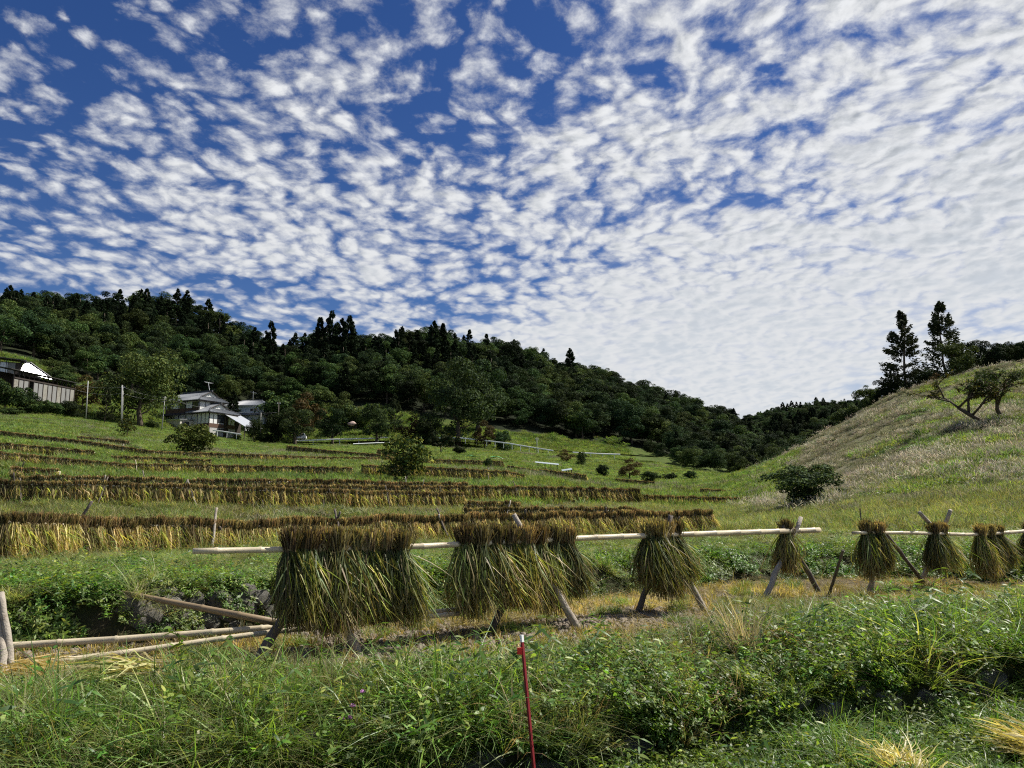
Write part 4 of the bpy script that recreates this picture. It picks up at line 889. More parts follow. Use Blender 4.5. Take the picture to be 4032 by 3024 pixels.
for u, vt, vb, Y, k, w, lab in [(3420, 1512, 1590, 104, 'light0', 1.0, 'loose airy tree on the crest left of the two conifers'), (3480, 1505, 1570, 102, 'broad1', 1.3, 'dark bushy tree just left of the tall conifers'),
        (3530, 1490, 1560, 101, 'broad0', 1.3, 'dark bush at the feet of the left conifer'), (3640, 1450, 1530, 100, 'broad2', 1.2, 'dark bush between the two tall conifers'), (3690, 1470, 1510, 96, 'brown', 1.2, 'low reddish bush below the right conifer'),
        (3850, 1350, 1470, 100, 'broad3', 1.1, 'dark tree on the crest right of the bright green tree'), (3915, 1362, 1450, 98, 'broad1', 1.2, 'olive tree on the crest above the round shrub'),
        (3985, 1350, 1435, 98, 'light1', 1.1, 'yellow green tree on the crest near the right edge'), (4050, 1330, 1420, 98, 'broad0', 1.2, 'dark tree on the crest at the right edge'),
        (3345, 1590, 1650, 108, 'shrub1', 1.2, 'low dark bush where the crest drops to the valley'), (3885, 1428, 1500, 74, 'shrub0', 1.0, 'round yellow green shrub above the leaning plum trees')]:
    tree_px('crest_tree' if 'tree' in lab else 'shrub', k, u, vt, vb, Y, lab, 'tree' if 'tree' in lab else 'shrub', w, 'trees along the right crest')
for u, vt, vb, Y, k, w, lab in [(15, 1455, 1600, 160, 'shrub0', 1.0, 'tall vine-covered shrub at the left edge below the long shed'), (95, 1535, 1620, 166, 'shrub1', 1.2, 'dark creeper-clad bush below the left end of the long shed'),
        (165, 1556, 1625, 166, 'shrub0', 1.2, 'leafy bush below the middle of the long shed'), (222, 1568, 1622, 168, 'shrub0', 1.0, 'green bush below the right part of the long shed'), (272, 1572, 1622, 170, 'shrub1', 1.2, 'very dark bush at the right end of the long shed'),
        (40, 1590, 1640, 150, 'shrub0', 2.0, 'low pale green shrubbery on the meadow at the left edge'), (330, 1480, 1560, 196, 'brown', 1.2, 'brownish tree behind the first utility pole'), (260, 1440, 1530, 200, 'light1', 1.3, 'green tree behind the right end of the long shed'),
        (210, 1405, 1490, 206, 'light0', 1.3, 'green tree above the white metal roof'), (600, 1640, 1668, 192, 'shrub0', 1.2, 'clipped round bush left of the farmhouse annex'), (1085, 1625, 1735, 206, 'shrub1', 0.9, 'dark garden tree by the second house, next to a pole'),
        (1000, 1640, 1735, 205, 'round1', 0.65, 'clipped tree before the blue-roofed second house'), (1035, 1690, 1740, 204, 'shrub0', 1.2, 'pale flowering shrub at the foot of a thin pole'), (915, 1545, 1610, 235, 'conifer0', 1.3, 'small pointed evergreen between the two houses'),
        (1400, 1560, 1640, 236, 'shrub0', 1.4, 'light green shrub high on the knoll'), (1350, 1545, 1620, 240, 'light1', 1.1, 'small green tree on the knoll before the forest'), (1250, 1520, 1600, 242, 'light0', 1.1, 'green tree at the forest edge above the knoll'),
        (1130, 1510, 1590, 240, 'shrub0', 1.5, 'vine-covered shrub at the forest edge behind the houses'), (1555, 1560, 1606, 232, 'feather1', 0.9, 'small feathery tree on top of the knoll'), (1620, 1640, 1725, 218, 'brown', 1.0, 'brownish bush left of the very tall tree'),
        (1680, 1640, 1740, 214, 'shrub1', 1.0, 'dark bush at the foot of the very tall tree'), (2228, 1770, 1812, 150, 'brown', 1.3, 'dry brown bush at the end of the long guardrail'), (2290, 1775, 1816, 148, 'shrub1', 0.8, 'dark bush left of the far guardrail'),
        (2480, 1808, 1880, 112, 'brown', 1.3, 'wide dry brown bush on the lower meadow'), (2372, 1825, 1862, 108, 'shrub1', 1.0, 'small dark bush alone on the lower meadow'), (2560, 1852, 1900, 104, 'shrub1', 1.5, 'dark creeper bush on the valley side'),
        (2640, 1850, 1905, 112, 'shrub0', 1.4, 'pale bush at the valley bottom'), (2720, 1850, 1915, 112, 'shrub1', 1.3, 'dark bush at the valley bottom left of the hillside')]:
    tree_px('bush' if any(x in lab for x in ('bush', 'shrub')) else 'garden_tree', k, u, vt, vb, Y, lab, 'bush' if any(x in lab for x in ('bush', 'shrub')) else 'tree', w)

for u, vt, Y, lab in ((1308, 1240, 318, 'tallest pointed conifer on the skyline above the second house'), (1262, 1262, 318, 'conifer left of the tallest one on the skyline'), (1345, 1268, 322, 'slim conifer just right of the tallest one on the skyline'), (1375, 1258, 320, 'broad conifer second right of the tallest on the skyline'),
        (1068, 1278, 322, 'small pointed tree in the dip of the skyline'), (1615, 1318, 345, 'thin spire of a conifer in the middle of the skyline'), (1560, 1308, 345, 'conifer left of the thin spire on the skyline'), (1708, 1276, 350, 'left conifer on the second skyline hump'), (1745, 1283, 352, 'right conifer on the second skyline hump'), (300, 1160, 342, 'conifer on the skyline above the left slope'), (700, 1146, 345, 'conifer on the highest left part of the skyline'), (2245, 1382, 400, 'conifer standing proud on the descending skyline')):
    b = P(u, vt, Y); z0 = gz(b.x, b.y) - 0.5; tree('conifer_tree', 'conifer%d' % (int(u) % 3), (b.x, b.y, z0), max(9.0, b.z - z0), lab, 'tree', 'conifers on the skyline', 1.0)

# ------------------------------------------------------------------ branching small trees
def branch_tree(seed, h, lean, levels, leaf, ldens, cols, r0, mat_leaf='crown', upright=0.5, fork=3, spread=0.6):
    g = random.Random(seed); gg = G_(seed); mb = MB(); lp, ld = [], []
    def grow(p, d, ln, r, lev):
        q = p + d * ln * 0.5 + Vector((g.gauss(0, 0.05), g.gauss(0, 0.05), 0)) * ln; e = q + (d + Vector((g.gauss(0, 0.15), g.gauss(0, 0.15), g.gauss(0.05, 0.1)))).normalized() * ln * 0.5
        mb.tube([p, q, e], [r, r * 0.82, r * 0.66], 6 if lev == 0 else 4)
        if lev >= levels - 2:
            for i in range(ldens):
                f = g.random(); lp.append(tuple(p.lerp(e, f) + Vector((g.gauss(0, 0.09), g.gauss(0, 0.09), g.gauss(0, 0.09))) * ln)); ld.append((g.gauss(0, 1), g.gauss(0, 1), g.gauss(0.2, 0.7)))
        if lev < levels - 1:
            for i in range(fork + (1 if lev == 0 else 0)):
                a = g.uniform(0, 6.28); s = spread * g.uniform(0.6, 1.4)
                nd = (d + Vector((math.cos(a) * s, math.sin(a) * s, upright * g.uniform(-0.1, 0.6)))).normalized(); st = p.lerp(e, g.uniform(0.45, 1.0)) if i else e
                grow(st, nd, ln * g.uniform(0.55, 0.85), r * 0.6, lev + 1)
    grow(Vector((0, 0, -0.15)), Vector(lean).normalized(), h * 0.36, r0, 0)
    L_ = leaves(gg, np.array(lp), unit(np.array(ld)), leaf, leaf * 0.55, cols, 0.3, 3)
    return mb.mesh('trunk', MAT['bark'], True), mk('crown', L_, MAT[mat_leaf])
def small_tree(name, loc, meshes, label, sc=3.0, wx=1.0, rz=0.0):
    # sc: height in metres
    zs = np.array([v.co.z for v in meshes[1].vertices]); k = sc / max(0.1, np.percentile(zs, 98)); e = empty(name, loc, rz, label, 'tree'); e.scale = (k * wx, k * wx, k); link('trunk', meshes[0], e); link('crown', meshes[1], e); return e
tree_px('yellow_leaved_tree', 'yellow', 1598, 1722, 1880, 56, 'small tree with yellowing leaves standing among the rice rows', w=1.15)
tree_px('leafy_tree', 'bushy', 757, 1650, 1775, 84, 'bushy green tree standing in front of the farmhouse', w=1.12)
tree_px('fruit_tree', 'sparse', 499, 1640, 1724, 116, 'small thin-leaved fruit tree on the meadow left of the farmhouse', w=1.1)
small_tree('plum_tree', ground_px(3886, 1660, 28, 90), branch_tree(4, 4.0, (-0.75, 0, 0.62), 5, 0.15, 14, YEL[:3] + MIDG, 0.12, upright=0.35, fork=3, spread=1.0), 'plum tree leaning left with gnarled branches on the hillside', 3.3, 1.4)
small_tree('plum_tree', ground_px(3948, 1648, 28, 90), branch_tree(5, 4.0, (-0.25, 0, 0.9), 5, 0.15, 13, YEL[2:3] + MIDG, 0.12, upright=0.4, fork=3, spread=1.0), 'plum tree with upright forked trunk right of the leaning one', 3.3, 1.3)
small_tree('dead_tree', on_ground(1036, 1592, 236), branch_tree(6, 9.0, (0.0, 0, 1), 4, 0.1, 0, MIDG, 0.16, upright=0.5, fork=2, spread=0.6) if False else branch_tree(6, 9.0, (0.0, 0, 1), 4, 0.05, 1, BRN, 0.16, upright=0.5, fork=2, spread=0.6), 'bare leafless tree on the slope behind the second house', 6.0, 0.8)

# ------------------------------------------------------------------ the forest
FK = ['broad0', 'broad1', 'broad2', 'broad3', 'light0', 'light1', 'conifer0', 'conifer1', 'conifer2']
C_FOREST = proto_collection('forest', [KINDS_[k][0] for k in FK])
cand = []
for Ya, Yb, st in ((195, 480, 7.6), (480, 860, 10.0)):
    yv = np.arange(Ya, Yb, st)
    for y in yv:
        xs = np.arange(-1.0 * y, 0.9 * y, st); x = xs + rng.uniform(-0.45, 0.45, len(xs)) * st; yy = y + rng.uniform(-0.45, 0.45, len(xs)) * st
        z, kk = lookup(x, yy); s = x / yy
        lim = np.where(s < 0.17, 13.02, np.interp(s, [0.17, 0.22, 0.36, 1], [12.7, 11.75, 11.6, 13.45]))
        m = (kk > lim) & (kk < 16.4)
        m &= ~((kk > 14.35) & (kk < 15.2) & (s < 0.28))
        m &= ~((kk > 14.1) & (s < 0.20))
        for a, b, c, d, e in zip(x[m], yy[m], z[m], kk[m], s[m]): cand.append((a, b, c, d, e))
cand = np.array(cand); n = len(cand)
con = wave(cand[:, 0], cand[:, 1], 0.022, 51) + rng.normal(0, 0.3, n) - np.interp(cand[:, 4], [-0.6, -0.3, -0.05, 0.12, 0.3], [-0.1, -0.15, 0.0, 0.75, 0.6]) + np.interp(cand[:, 3], [13.2, 13.9], [-0.25, 0.3])
ki = np.where(con > 0.25, rng.integers(6, 9, n), np.where(rng.uniform(size=n) < 0.34, rng.integers(4, 6, n), rng.integers(0, 4, n)))
hgt = np.where(ki >= 6, rng.uniform(10, 15.5, n), rng.uniform(7.0, 14.0, n)) * np.interp(cand[:, 3], [11.5, 12.6, 13, 14], [0.55, 0.7, 1, 1])
size = hgt / cand[:, 1] * (np.abs(cand[:, 4]) < 0.68)
# the ones that show largest become trees of their own
order = np.argsort(-size); own = np.zeros(n, bool); own[order[:190]] = True
FLAB = {'b': 'dark broadleaf tree in the front ranks of the hillside forest', 'l': 'lighter green broadleaf tree in the front ranks of the hillside forest', 'c': 'pointed dark conifer in the front ranks of the hillside forest'}
FNAME = {'b': 'broadleaf_tree', 'l': 'broadleaf_tree', 'c': 'conifer_tree'}
for i in np.where(own)[0]:
    k = FK[ki[i]]; tree(FNAME[k[0]], k, (cand[i, 0], cand[i, 1], cand[i, 2] - 0.3), hgt[i], FLAB[k[0]], 'tree', 'front trees of the forest', 1.2)
r = ~own; hs = hgt[r] / 10.0; wf = np.where(ki[r] >= 6, 1.15, 1.3)
scatter('forest', C_FOREST, cand[r][:, :3] - np.array([0, 0, 0.3]), zrot(r.sum(), 0.03), np.stack([hs * wf, hs * wf, hs], 1), ki[r], 'dense dark forest covering the hills', 'forest')

# ================================================================== buildings
MAT['plaster'] = plain('white_plaster', (0.70, 0.70, 0.68), 0.85, 0.06, 1.2, dirt=(0.55, 0.54, 0.50))
MAT['plaster_b'] = plain('pale_blue_plaster', (0.55, 0.60, 0.66), 0.85, 0.06, 1.2)
MAT['cream'] = plain('cream_siding', (0.52, 0.49, 0.42), 0.8, 0.06, 1.5, dirt=(0.42, 0.38, 0.31))
MAT['timber'] = plain('dark_timber', (0.045, 0.035, 0.03), 0.75, 0.25, 3.0)
MAT['brown_board'] = plain('brown_boards', (0.11, 0.065, 0.045), 0.8, 0.25, 3.0)
MAT['tile'] = plain('grey_roof_tile', (0.14, 0.15, 0.165), 0.42, 0.2, 2.5, spec=0.5)
MAT['tile_cap'] = plain('ridge_tile', (0.07, 0.072, 0.08), 0.5, 0.2, 2.0)
MAT['metal'] = plain('pale_metal_roof', (0.62, 0.64, 0.66), 0.36, 0.06, 1.5, metal=0.6)
MAT['metal_rust'] = plain('grey_metal_sheet', (0.22, 0.22, 0.215), 0.6, 0.12, 1.5, dirt=(0.20, 0.17, 0.14))
MAT['dark_roof'] = plain('dark_sheet_roof', (0.05, 0.048, 0.045), 0.7, 0.2, 2.0)
MAT['concrete'] = plain('concrete', (0.42, 0.41, 0.39), 0.9, 0.12, 1.5, bump=0.3, dirt=(0.28, 0.27, 0.25))
MAT['white_paint'] = plain('white_paint', (0.78, 0.79, 0.78), 0.45, 0.04, 3.0)
MAT['galv'] = plain('galvanised_steel', (0.55, 0.57, 0.58), 0.45, 0.08, 3.0, metal=0.5)
MAT['pole_c'] = plain('pole_concrete', (0.36, 0.36, 0.34), 0.85, 0.1, 1.0)
MAT['pole_w'] = plain('pole_wood', (0.10, 0.085, 0.07), 0.85, 0.2, 2.0)
MAT['wire'] = plain('wire', (0.16, 0.16, 0.16), 0.6, 0.05, 1.0)
MAT['red'] = plain('red_paint', (0.20, 0.014, 0.02), 0.6, 0.25, 14.0, dirt=(0.10, 0.02, 0.02))
MAT['red_refl'] = plain('red_reflector', (0.72, 0.02, 0.02), 0.3, 0.08, 10.0, spec=0.6)
MAT['rubber'] = plain('rubber', (0.02, 0.02, 0.02), 0.8, 0.1, 4.0)
MAT['asphalt'] = plain('asphalt', (0.09, 0.09, 0.09), 0.9, 0.15, 3.0, bump=0.3)
def glass_mat():
    m, t = new_mat('window_glass'); p = N(t, 'ShaderNodeBsdfPrincipled'); p.inputs['Base Color'].default_value = (0.03, 0.035, 0.04, 1); p.inputs['Roughness'].default_value = 0.08
    p.inputs['Specular IOR Level'].default_value = 0.8; o = N(t, 'ShaderNodeOutputMaterial'); L(t, p.outputs[0], o.inputs[0]); return m
MAT['glass'] = glass_mat()
def part(name, mat, parent, fn, smooth=False):
    mb = MB(); fn(mb); return mb.build(name, MAT[mat] if isinstance(mat, str) else mat, parent, smooth)
def window(parent, axis, pos, a0, a1, z0, z1, out, panes=2, frame='timber'):
    """a window in a wall; axis 'x': wall plane x=pos, else y=pos; out = outward sign; frame stands 6 cm proud, each pane a sub-part"""
    d0, d1 = sorted((pos, pos + 0.06 * out)); f = MB()
    def bx(mb, a, b, c, d, e0, e1): mb.box(e0, e1, a, b, c, d) if axis == 'x' else mb.box(a, b, e0, e1, c, d)
    t = 0.07
    bx(f, a0, a1, z0, z0 + t, d0, d1); bx(f, a0, a1, z1 - t, z1, d0, d1); bx(f, a0, a0 + t, z0 + t, z1 - t, d0, d1); bx(f, a1 - t, a1, z0 + t, z1 - t, d0, d1)
    w = (a1 - a0 - 2 * t) / panes
    for i in range(1, panes): bx(f, a0 + t + w * i - 0.03, a0 + t + w * i + 0.03, z0 + t, z1 - t, d0, d1)
    o = f.build('window', MAT[frame], parent); g0, g1 = sorted((pos + 0.005 * out, pos + 0.03 * out))
    for i in range(panes):
        m = MB(); bx(m, a0 + t + w * i + (0.03 if i else 0), a0 + t + w * (i + 1) - (0.03 if i < panes - 1 else 0), z0 + t, z1 - t, g0, g1); m.build('pane', MAT['glass'], o)
    return o
def ribs(mb, a, b, c, d, n, r=0.09):
    """n tile ribs from the edge a-b (eave) to the edge d-c (ridge)"""
    a, b, c, d = map(Vector, (a, b, c, d)); nrm = (b - a).cross(d - a).normalized()
    if nrm.z < 0: nrm = -nrm
    for i in range(n + 1):
        f = i / n; p, q = a.lerp(b, f), d.lerp(c, f)
        if (q - p).length < 0.3: continue
        s = (b - a).normalized() * r; h = nrm * r * 0.9
        mb.poly([p - s, p + s, p + h, q - s, q + s, q + h], [(0, 1, 2), (5, 4, 3), (0, 3, 4, 1), (1, 4, 5, 2), (2, 5, 3, 0)])
def slope(parent, quad, n, mat='tile', th=0.14, name='roof_slope'):
    """roof slope: quad = eave a, eave b, ridge c, ridge d"""
    m = MB(); q = [Vector(p) for p in quad]
    if (q[1] - q[0]).cross(q[3] - q[0]).z < 0: q = [q[1], q[0], q[3], q[2]]
    m.slab(q, th); o = m.build(name, MAT[mat], parent)
    r = MB(); off = (q[1] - q[0]).cross(q[3] - q[0]).normalized() * 0.004; ribs(r, *[p + off for p in q], n); r.build('tile_ribs', MAT[mat], o); return o
def irimoya(parent, x0, x1, y0, y1, ze, zr, ov, gable_x, n):
    """hip-and-gable roof, ridge along x; gable_x: x of the two small gables"""
    ym = (y0 + y1) / 2; a, b = x0 - ov, x1 + ov; c, d = y0 - ov, y1 + ov; g0, g1 = gable_x; zg = ze + (zr - ze) * 0.45; yw = (d - c) / 2 * 0.55
    slope(parent, [(a, c, ze), (b, c, ze), (g1, ym - yw, zg), (g0, ym - yw, zg)], n); slope(parent, [(g0, ym - yw, zg), (g1, ym - yw, zg), (g1 + 0.5, ym, zr), (g0 - 0.5, ym, zr)], n)
    slope(parent, [(b, d, ze), (a, d, ze), (g0, ym + yw, zg), (g1, ym + yw, zg)], n); slope(parent, [(g1, ym + yw, zg), (g0, ym + yw, zg), (g0 - 0.5, ym, zr), (g1 + 0.5, ym, zr)], n)
    slope(parent, [(b, c, ze), (b, d, ze), (g1, ym + yw, zg), (g1, ym - yw, zg)], n); slope(parent, [(a, d, ze), (a, c, ze), (g0, ym - yw, zg), (g0, ym + yw, zg)], n)
    for gx, s in ((g1, 1), (g0, -1)):
        part('gable', 'plaster', parent, lambda m: m.poly([(gx + 0.05 * s, ym - yw, zg), (gx + 0.05 * s, ym + yw, zg), (gx + 0.05 * s, ym, zr - 0.1), (gx - 0.3 * s, ym - yw, zg), (gx - 0.3 * s, ym + yw, zg), (gx - 0.3 * s, ym, zr - 0.1)], [(0, 1, 2), (5, 4, 3), (0, 3, 4, 1), (1, 4, 5, 2), (2, 5, 3, 0)]))
        for sy in (-1, 1):
            part('verge_board', 'timber', parent, lambda m: m.tube([(gx + 0.45 * s, ym + sy * (yw + 0.25), zg - 0.05), (gx + 0.45 * s, ym, zr + 0.02)], [0.11, 0.11], 5))
    part('ridge', 'tile_cap', parent, lambda m: m.box(g0 - 0.7, g1 + 0.7, ym - 0.16, ym + 0.16, zr - 0.05, zr + 0.38))
    for (ax, ay), (bx_, by) in (((b, c), (g1, ym - yw)), ((b, d), (g1, ym + yw)), ((a, c), (g0, ym - yw)), ((a, d), (g0, ym + yw))):
        part('hip_ridge', 'tile_cap', parent, lambda m: m.tube([(ax, ay, ze + 0.08), (bx_, by, zg + 0.12)], [0.15, 0.15], 6))
    part('eaves', 'timber', parent, lambda m: m.box(a + 0.12, b - 0.12, c + 0.12, d - 0.12, ze - 0.26, ze - 0.12))

hb = P(778, 1702, 214)
h1 = empty('farmhouse', hb, R(-27), 'two-storey farmhouse with white panelled walls and grey tiled hip-and-gable roofs', 'house'); h1.scale = (1.13,) * 3
part('foundation', 'concrete', h1, lambda m: m.box(-12.2, 4.2, -0.1, 7.9, -3.0, 1.1))
part('wall', 'plaster', h1, lambda m: m.box(-12, 0, 0, 7.6, 1.1, 8.1))
part('wall', 'plaster', h1, lambda m: m.box(0.02, 4.2, -0.4, 7.8, 2.1, 4.8))
part('boards', 'brown_board', h1, lambda m: m.box(0.02, 4.24, -0.44, 7.84, 1.1, 2.1))
part('boards', 'brown_board', h1, lambda m: m.box(-12.05, 0.0, -0.06, -0.003, 4.9, 6.2))
for x in (-12, -9.6, -7.2, -4.8, -2.4, -0.12):
    part('post', 'timber', h1, lambda m: m.box(x, x + 0.14, -0.07, -0.002, 1.1, 8.1))
for y in (0.1, 1.9, 3.4, 4.9, 6.4, 7.45):
    part('post', 'timber', h1, lambda m: m.box(0.002, 0.06, y, y + 0.13, 5.2, 8.1))
for y in (-0.4, 0.85, 2.1, 5.1, 6.4, 7.66):
    part('post', 'timber', h1, lambda m: m.box(4.203, 4.26, y, y + 0.13, 2.1, 4.8))
for x in (0.1, 1.4, 2.8, 4.1):
    part('post', 'timber', h1, lambda m: m.box(x, x + 0.12, -0.46, -0.403, 2.1, 4.8))
window(h1, 'x', 4.2, 2.3, 4.9, 2.3, 4.4, 1, 2); window(h1, 'y', 0, -6.9, -4.9, 5.6, 7.6, -1, 2); window(h1, 'y', 0, -11.6, -9.9, 6.0, 7.4, -1, 2); window(h1, 'y', 0, -2.2, -0.3, 5.8, 7.7, -1, 2); window(h1, 'x', 0, 3.5, 4.8, 6.4, 7.6, 1, 2)
part('opening_shade_panel', 'dark_roof', h1, lambda m: m.box(4.203, 4.23, 2.6, 5.0, 0.05, 0.95))  # flat dark panel on the solid foundation, painted as the shade inside an opening
irimoya(h1, -12, 0, 0, 7.6, 8.1, 10.6, 0.9, (-10.8, -0.6), 34)
irimoya(h1, -2.5, 4.2, -0.4, 7.8, 4.85, 7.3, 0.9, (-2.0, 3.0), 22)
slope(h1, [(-12.9, -1.3, 4.5), (-3.5, -1.3, 4.5), (-3.5, -0.07, 5.1), (-12.9, -0.07, 5.1)], 28, 'dark_roof')
an = part('annex', 'cream', h1, lambda m: m.box(-9.6, -1.4, -4.2, -0.08, -2.6, 2.9))
part('annex_roof', 'metal', an, lambda m: m.slab([(-9.9, -4.5, 2.95), (-1.1, -4.5, 2.95), (-1.1, -0.05, 3.3), (-9.9, -0.05, 3.3)], 0.12))
window(h1, 'x', -1.4, -3.6, -1.6, 1.2, 2.5, 1, 2)
ant = part('antenna', 'galv', h1, lambda m: (m.tube([(-1.0, 3.8, 10.9), (-1.6, 3.8, 13.0)], [0.05, 0.05], 5), m.tube([(-2.4, 3.3, 13.2), (-0.9, 4.3, 12.8)], [0.035, 0.035], 5)))
for i in range(4): part('antenna_rod', 'galv', ant, lambda m: m.tube([(-2.3 + 0.4 * i, 2.9 + 0.25 * i, 13.1 - 0.1 * i), (-2.3 + 0.4 * i + 0.3, 2.9 + 0.25 * i + 1.0, 13.2 - 0.1 * i)], [0.02, 0.02], 4))
# lean-to with a pale sheet roof, right of the farmhouse
bb = P(896, 1706, 217)
barn = empty('lean_to_shed', bb, R(-20), 'open lean-to with a long sloping pale metal roof beside the farmhouse', 'shed')
part('roof', 'metal', barn, lambda m: m.slab([(7.2, -1.6, 1.6), (7.2, 6.0, 1.6), (-0.6, 6.0, 5.6), (-0.6, -1.6, 5.6)], 0.12))
for x, y in ((6.7, -1.3), (6.7, 2.2), (6.7, 5.6), (0, -1.3)): part('post', 'timber', barn, lambda m: m.box(x, x + 0.16, y, y + 0.16, -2.0, 1.6 + (7.0 - x) * 0.51 - 0.1))
part('back_wall', 'timber', barn, lambda m: m.box(-0.5, -0.3, -1.2, 5.8, -2.0, 5.3))
for i, (x, y) in enumerate(((6.9, -1.2), (6.9, -0.1))): tag(part('laundry', 'white_paint', None, lambda m: m.box(0, 0.06, 0, 0.7, -1.1, 0)), ('left' if i == 0 else 'right') + ' white cloth hung to dry under the lean-to', 'laundry', 'washing under the lean-to').matrix_world = Matrix.Translation(bb) @ Matrix.Rotation(R(-20), 4, 'Z') @ Matrix.Translation((x, y, 1.6))
b2 = P(890, 1668, 240)
h2 = empty('house', b2, R(-8), 'pale blue two-storey house with a low hipped roof of grey tiles', 'house'); h2.scale = (1.12,) * 3
part('wall', 'plaster_b', h2, lambda m: m.box(0, 11.0, 0, 8, -2.5, 5.0))
slope(h2, [(-0.9, -0.9, 5.0), (11.9, -0.9, 5.0), (8.2, 4, 6.9), (2.8, 4, 6.9)], 36); slope(h2, [(11.9, 8.9, 5.0), (-0.9, 8.9, 5.0), (2.8, 4, 6.9), (8.2, 4, 6.9)], 36)
slope(h2, [(11.9, -0.9, 5.0), (11.9, 8.9, 5.0), (8.2, 4.02, 6.9), (8.2, 3.98, 6.9)], 18); slope(h2, [(-0.9, 8.9, 5.0), (-0.9, -0.9, 5.0), (2.8, 3.98, 6.9), (2.8, 4.02, 6.9)], 18)
part('ridge', 'tile_cap', h2, lambda m: m.box(2.6, 8.4, 3.85, 4.15, 6.85, 7.15)); part('eaves', 'white_paint', h2, lambda m: m.box(-0.8, 11.8, -0.8, 8.8, 4.74, 4.86))
slope(h2, [(-0.9, -1.5, 2.2), (12.4, -1.5, 2.2), (12.4, -0.02, 2.9), (-0.9, -0.02, 2.9)], 36); slope(h2, [(12.6, -1.6, 2.2), (12.6, 8.5, 2.2), (11.02, 8.5, 2.9), (11.02, -1.6, 2.9)], 26)
window(h2, 'y', 0, 1.6, 3.8, 3.3, 4.2, -1, 2, 'white_paint'); window(h2, 'y', 0, 6.9, 9.1, 3.3, 4.2, -1, 2, 'white_paint'); window(h2, 'y', 0, 6.0, 7.6, -0.4, 1.0, -1, 2, 'white_paint')
part('antenna', 'galv', h2, lambda m: (m.tube([(5.6, 4, 7.0), (5.6, 4, 9.6)], [0.05, 0.05], 5), m.tube([(4.8, 4, 9.4), (6.6, 4, 9.0)], [0.035, 0.035], 5)))
# the long shed at the left edge, on its terrace
sb = P(292, 1562, 184)
shed = empty('long_shed', sb, R(80), 'long low shed of grey panels under a dark sloping roof on the slope', 'shed')
MAT['shed_panel'] = plain('weathered_panel', (0.26, 0.25, 0.22), 0.8, 0.15, 1.5, dirt=(0.16, 0.14, 0.11))
SX = -18.2
part('roof', 'dark_roof', shed, lambda m: m.slab([(SX - 2, -1.0, 3.6), (0.8, -1.0, 3.3), (0.8, 5.0, 4.3), (SX - 2, 5.0, 4.6)], 0.16))
part('back_wall', 'timber', shed, lambda m: m.box(SX, 0, 4.8, 5.0, -2.5, 3.6)); part('floor', 'timber', shed, lambda m: m.box(SX, 0, 0.2, 4.8, -2.2, -1.9))
for i in range(13):
    x = SX + 1.4 * i + 0.1
    if i in (3,): continue
    part('panel', 'metal_rust' if i % 3 else 'shed_panel', shed, lambda m: m.box(x, x + 1.12, 0.02 * (i % 2), 0.09 + 0.02 * (i % 2), -2.2, 1.6 + 0.03 * (i % 4)))
for i in range(14): part('post', 'timber', shed, lambda m: m.box(SX + 1.4 * i - 0.1, SX + 1.4 * i + 0.06, -0.05, 0.14, -2.5, 3.2 + 0.018 * (13 - i)))
part('beam', 'timber', shed, lambda m: m.box(SX, 0.3, -0.13, 0.16, 1.75, 2.05))
gb_ = P(150, 1492, 192)
wr = empty('barn', gb_, R(28), 'barn with a glaring white metal roof behind the long shed', 'barn')
part('wall', 'timber', wr, lambda m: m.box(-3.0, 3.6, 2.0, 6.5, -4.0, -0.6))
sun_n = Vector((0.55, -0.32, 0.77)).normalized()
cw = P(140, 1462, 192); nv = (sdir - cw.normalized()).normalized()
def hit(u, v):
    q = P(u, v, 1.0); return q * (cw.dot(nv) / q.dot(nv))
inv = (Matrix.Translation(gb_) @ Matrix.Rotation(R(28), 4, 'Z')).inverted()
rq = [inv @ hit(u, v) for u, v in ((80, 1462), (214, 1498), (118, 1430), (95, 1431))]
part('roof', 'metal', wr, lambda m: m.slab(rq, 0.12))
back = [rq[3] + Vector((0, 0.25, -0.2)), rq[2] + Vector((0, 0.25, -0.2)), rq[2] + Vector((3.5, 5.5, -4.5)), rq[3] + Vector((-2.5, 5.5, -4.5))]
part('roof', 'tile', wr, lambda m: m.slab(back, -0.14))
part('ridge', 'tile_cap', wr, lambda m: m.tube([rq[3] + Vector((-0.8, 0, 0.12)), rq[2] + Vector((0.1, 0, 0.15)), rq[1] + Vector((0.2, 0.05, 0.05))], [0.22, 0.22, 0.16], 6))
gu = P(-25, 1470, 186)
us_ = empty('upper_shed', gu, R(30), 'grey metal-walled shed with a flat dark roof at the left edge', 'shed')
for i in range(4): part('panel', 'metal_rust' if i % 2 else 'galv', us_, lambda m: m.box(-2.0 + 1.6 * i, -0.48 + 1.6 * i, 0.02 * (i % 2), 0.1 + 0.02 * (i % 2), -0.4, 2.9))
part('wall', 'timber', us_, lambda m: m.box(-4, 5.6, 0.2, 4, -3.0, 3.1)); part('roof', 'dark_roof', us_, lambda m: m.slab([(-5, -1.4, 4.3), (6.6, -1.4, 3.7), (6.6, 4.5, 4.0), (-5, 4.5, 4.7)], 0.18))
for x in (-2, 2.4, 6.2): part('post', 'timber', us_, lambda m: m.box(x, x + 0.14, -1.2, -1.06, -3.0, 3.7))
fb = P(2690, 1690, 330)
fr = empty('far_barn', fb, R(20), 'far barn in the forest with a white sheet roof', 'barn')
